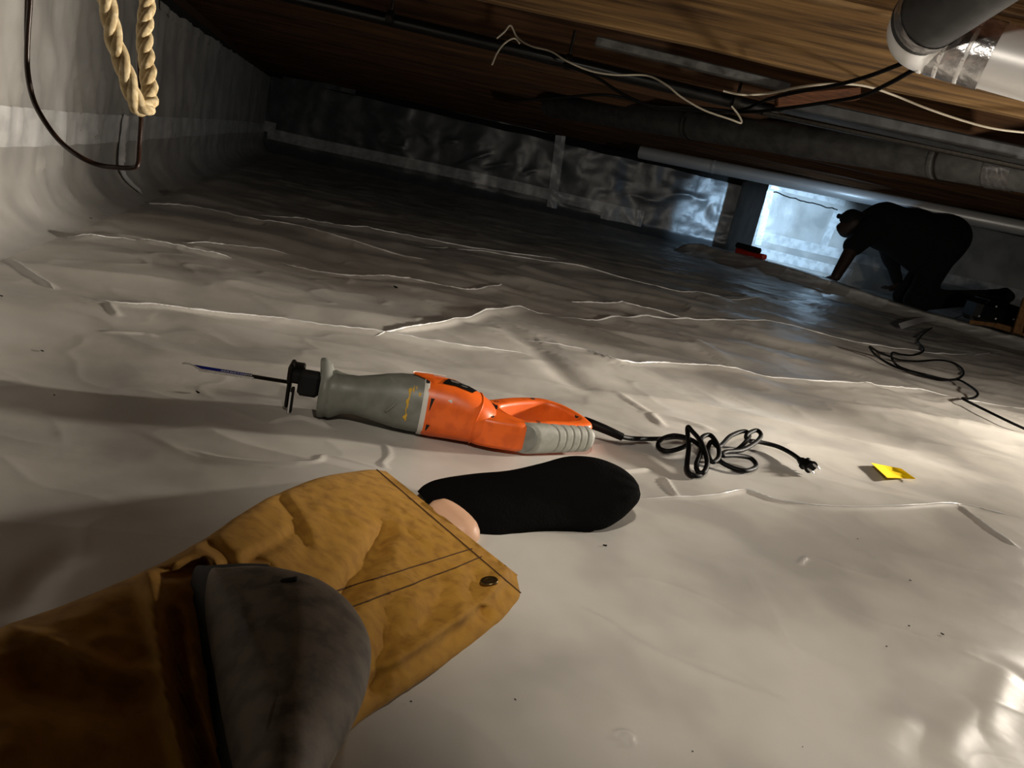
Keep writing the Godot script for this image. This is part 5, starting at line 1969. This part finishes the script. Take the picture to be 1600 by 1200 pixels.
	var aim := (at_depth(1215, 372, 8.5) - lamp_at).normalized()
	var lamp := thing("head_lamp", "small bright head lamp on the crouching worker's cap, shining on the far wall", "lamp")
	obj("housing", beam(lamp_at - aim * 0.035, lamp_at, 0.05, 0.04, 0.01), M.slot_black, lamp)
	obj("lamp_lens", beam(lamp_at, lamp_at + aim * 0.012, 0.036, 0.028, 0.004), M.lamp_cold, lamp)
	var spot := SpotLight3D.new()
	spot.name = "head_lamp_light"
	spot.light_color = COLD
	spot.light_energy = 3.6
	spot.light_size = 0.015
	spot.spot_angle = 24.0
	spot.spot_angle_attenuation = 0.6
	spot.spot_range = 20.0
	spot.spot_attenuation = 2.0
	spot.shadow_enabled = true
	lamp.add_child(spot, true)
	var glow := OmniLight3D.new()
	glow.name = "head_lamp_spill_light"
	glow.light_color = COLD
	glow.light_energy = 0.09
	glow.light_size = 0.02
	glow.omni_range = 20.0
	glow.omni_attenuation = 2.0
	glow.shadow_enabled = true
	glow.position = lamp_at + aim * 0.04
	lamp.add_child(glow, true)
	spot.look_at_from_position(lamp_at + aim * 0.03, at_depth(1215, 372, 8.5), Vector3.UP)


# ---------------------------------------------------------------- lamps, camera, world
func make_view() -> void:
	var p := deg_to_rad(PITCH)
	var r := deg_to_rad(ROLL)
	var fwd := Vector3(0, -sin(p), -cos(p))
	var up := Vector3(0, cos(p), -sin(p))
	var right := Vector3.RIGHT
	cam_basis = Basis(right * cos(r) + up * sin(r), -right * sin(r) + up * cos(r), -fwd)
	var cam := Camera3D.new()
	cam.name = "camera"
	cam.transform = Transform3D(cam_basis, Vector3(0, CAM_H, 0))
	cam.fov = rad_to_deg(2.0 * atan(0.5))
	cam.near = 0.02
	cam.far = 60.0
	add_child(cam)
	cam.current = true
	var env := Environment.new()
	env.background_mode = Environment.BG_COLOR
	env.background_color = Color(0.0, 0.0, 0.0)
	env.tonemap_mode = Environment.TONE_MAPPER_LINEAR
	env.tonemap_exposure = EXPOSURE
	env.sdfgi_enabled = true
	env.ssao_enabled = true
	env.ssil_enabled = true
	var we := WorldEnvironment.new()
	we.name = "world"
	we.environment = env
	add_child(we)
	work_lamp("work_lamp", "work lamp standing on the sheeting beyond the right of the white extension cord area", KEY_AT, KEY_AIM, KEY_ENERGY, KEY_COLOR, 26.0, 1.0, 0.05, SPILL_ENERGY)
	work_lamp("head_torch_stand_in", "small lamp standing in for the unseen head torch above the outstretched leg", HEAD_AT, HEAD_AIM, HEAD_ENERGY, Color(1.0, 0.955, 0.89), 54.0, 1.0, 0.025, 0.0)  # represents the head torch worn by the person lying here

func work_lamp(called: String, label: String, at: Vector3, aim: Vector3, energy: float, color: Color, angle: float, blend: float, size: float, spill: float) -> void:
	var t := thing(called, label, "lamp")
	var dir := (aim - at).normalized()
	if not M.has("lamp_warm"):
		make_materials()
	obj("housing", beam(at - dir * (size * 2.0), at - dir * 0.004, size * 2.6, size * 2.2, size * 0.3), M.slot_black, t)
	obj("lamp_lens", beam(at - dir * 0.004, at + dir * 0.004, size * 2.0, size * 1.7, 0.002), M.lamp_warm, t)
	if called == "work_lamp":
		obj("stand", tube(PackedVector3Array([at - dir * size, Vector3(at.x, 0.02, at.z) - dir * size]), 0.012, 12), M.slot_black, t)
		obj("foot", box_at(Vector3(at.x, 0.012, at.z) - dir * size, Vector3(0.2, 0.02, 0.2), 0.005), M.slot_black, t)
	else:
		obj("cord", tube(PackedVector3Array([at - dir * size, Vector3(at.x, 0.91, at.z) - dir * size]), 0.004, 8), M.black_cable, t)  # made-up hanging cord; the real torch is worn on the head
	# the beam of the reflector, and the wider spill round it
	for k in 2:
		var en: float = energy if k == 0 else spill
		if en <= 0.0:
			continue
		var s: Light3D = SpotLight3D.new() if k == 0 else OmniLight3D.new()
		s.name = called + ("_light" if k == 0 else "_spill_light")
		s.light_color = color
		s.light_energy = en
		s.light_size = size
		s.shadow_enabled = true
		if s is SpotLight3D:
			s.spot_angle = angle
			s.spot_angle_attenuation = blend
			s.spot_range = 30.0
			s.spot_attenuation = 2.0
		else:
			(s as OmniLight3D).omni_range = 30.0
			(s as OmniLight3D).omni_attenuation = 2.0
		t.add_child(s, true)
		s.look_at_from_position(at + dir * (0.02 + size * (0.2 if k == 0 else 1.2)), aim, Vector3.UP)

func _ready() -> void:
	make_view()
	make_floor()
	make_left_wall()
	make_back_wall()
	make_pier()
	make_kerb()
	make_ceiling()
	make_far_walls()
	make_overhead()
	make_person()
	make_saw()
	make_worker()
	make_floor_things()
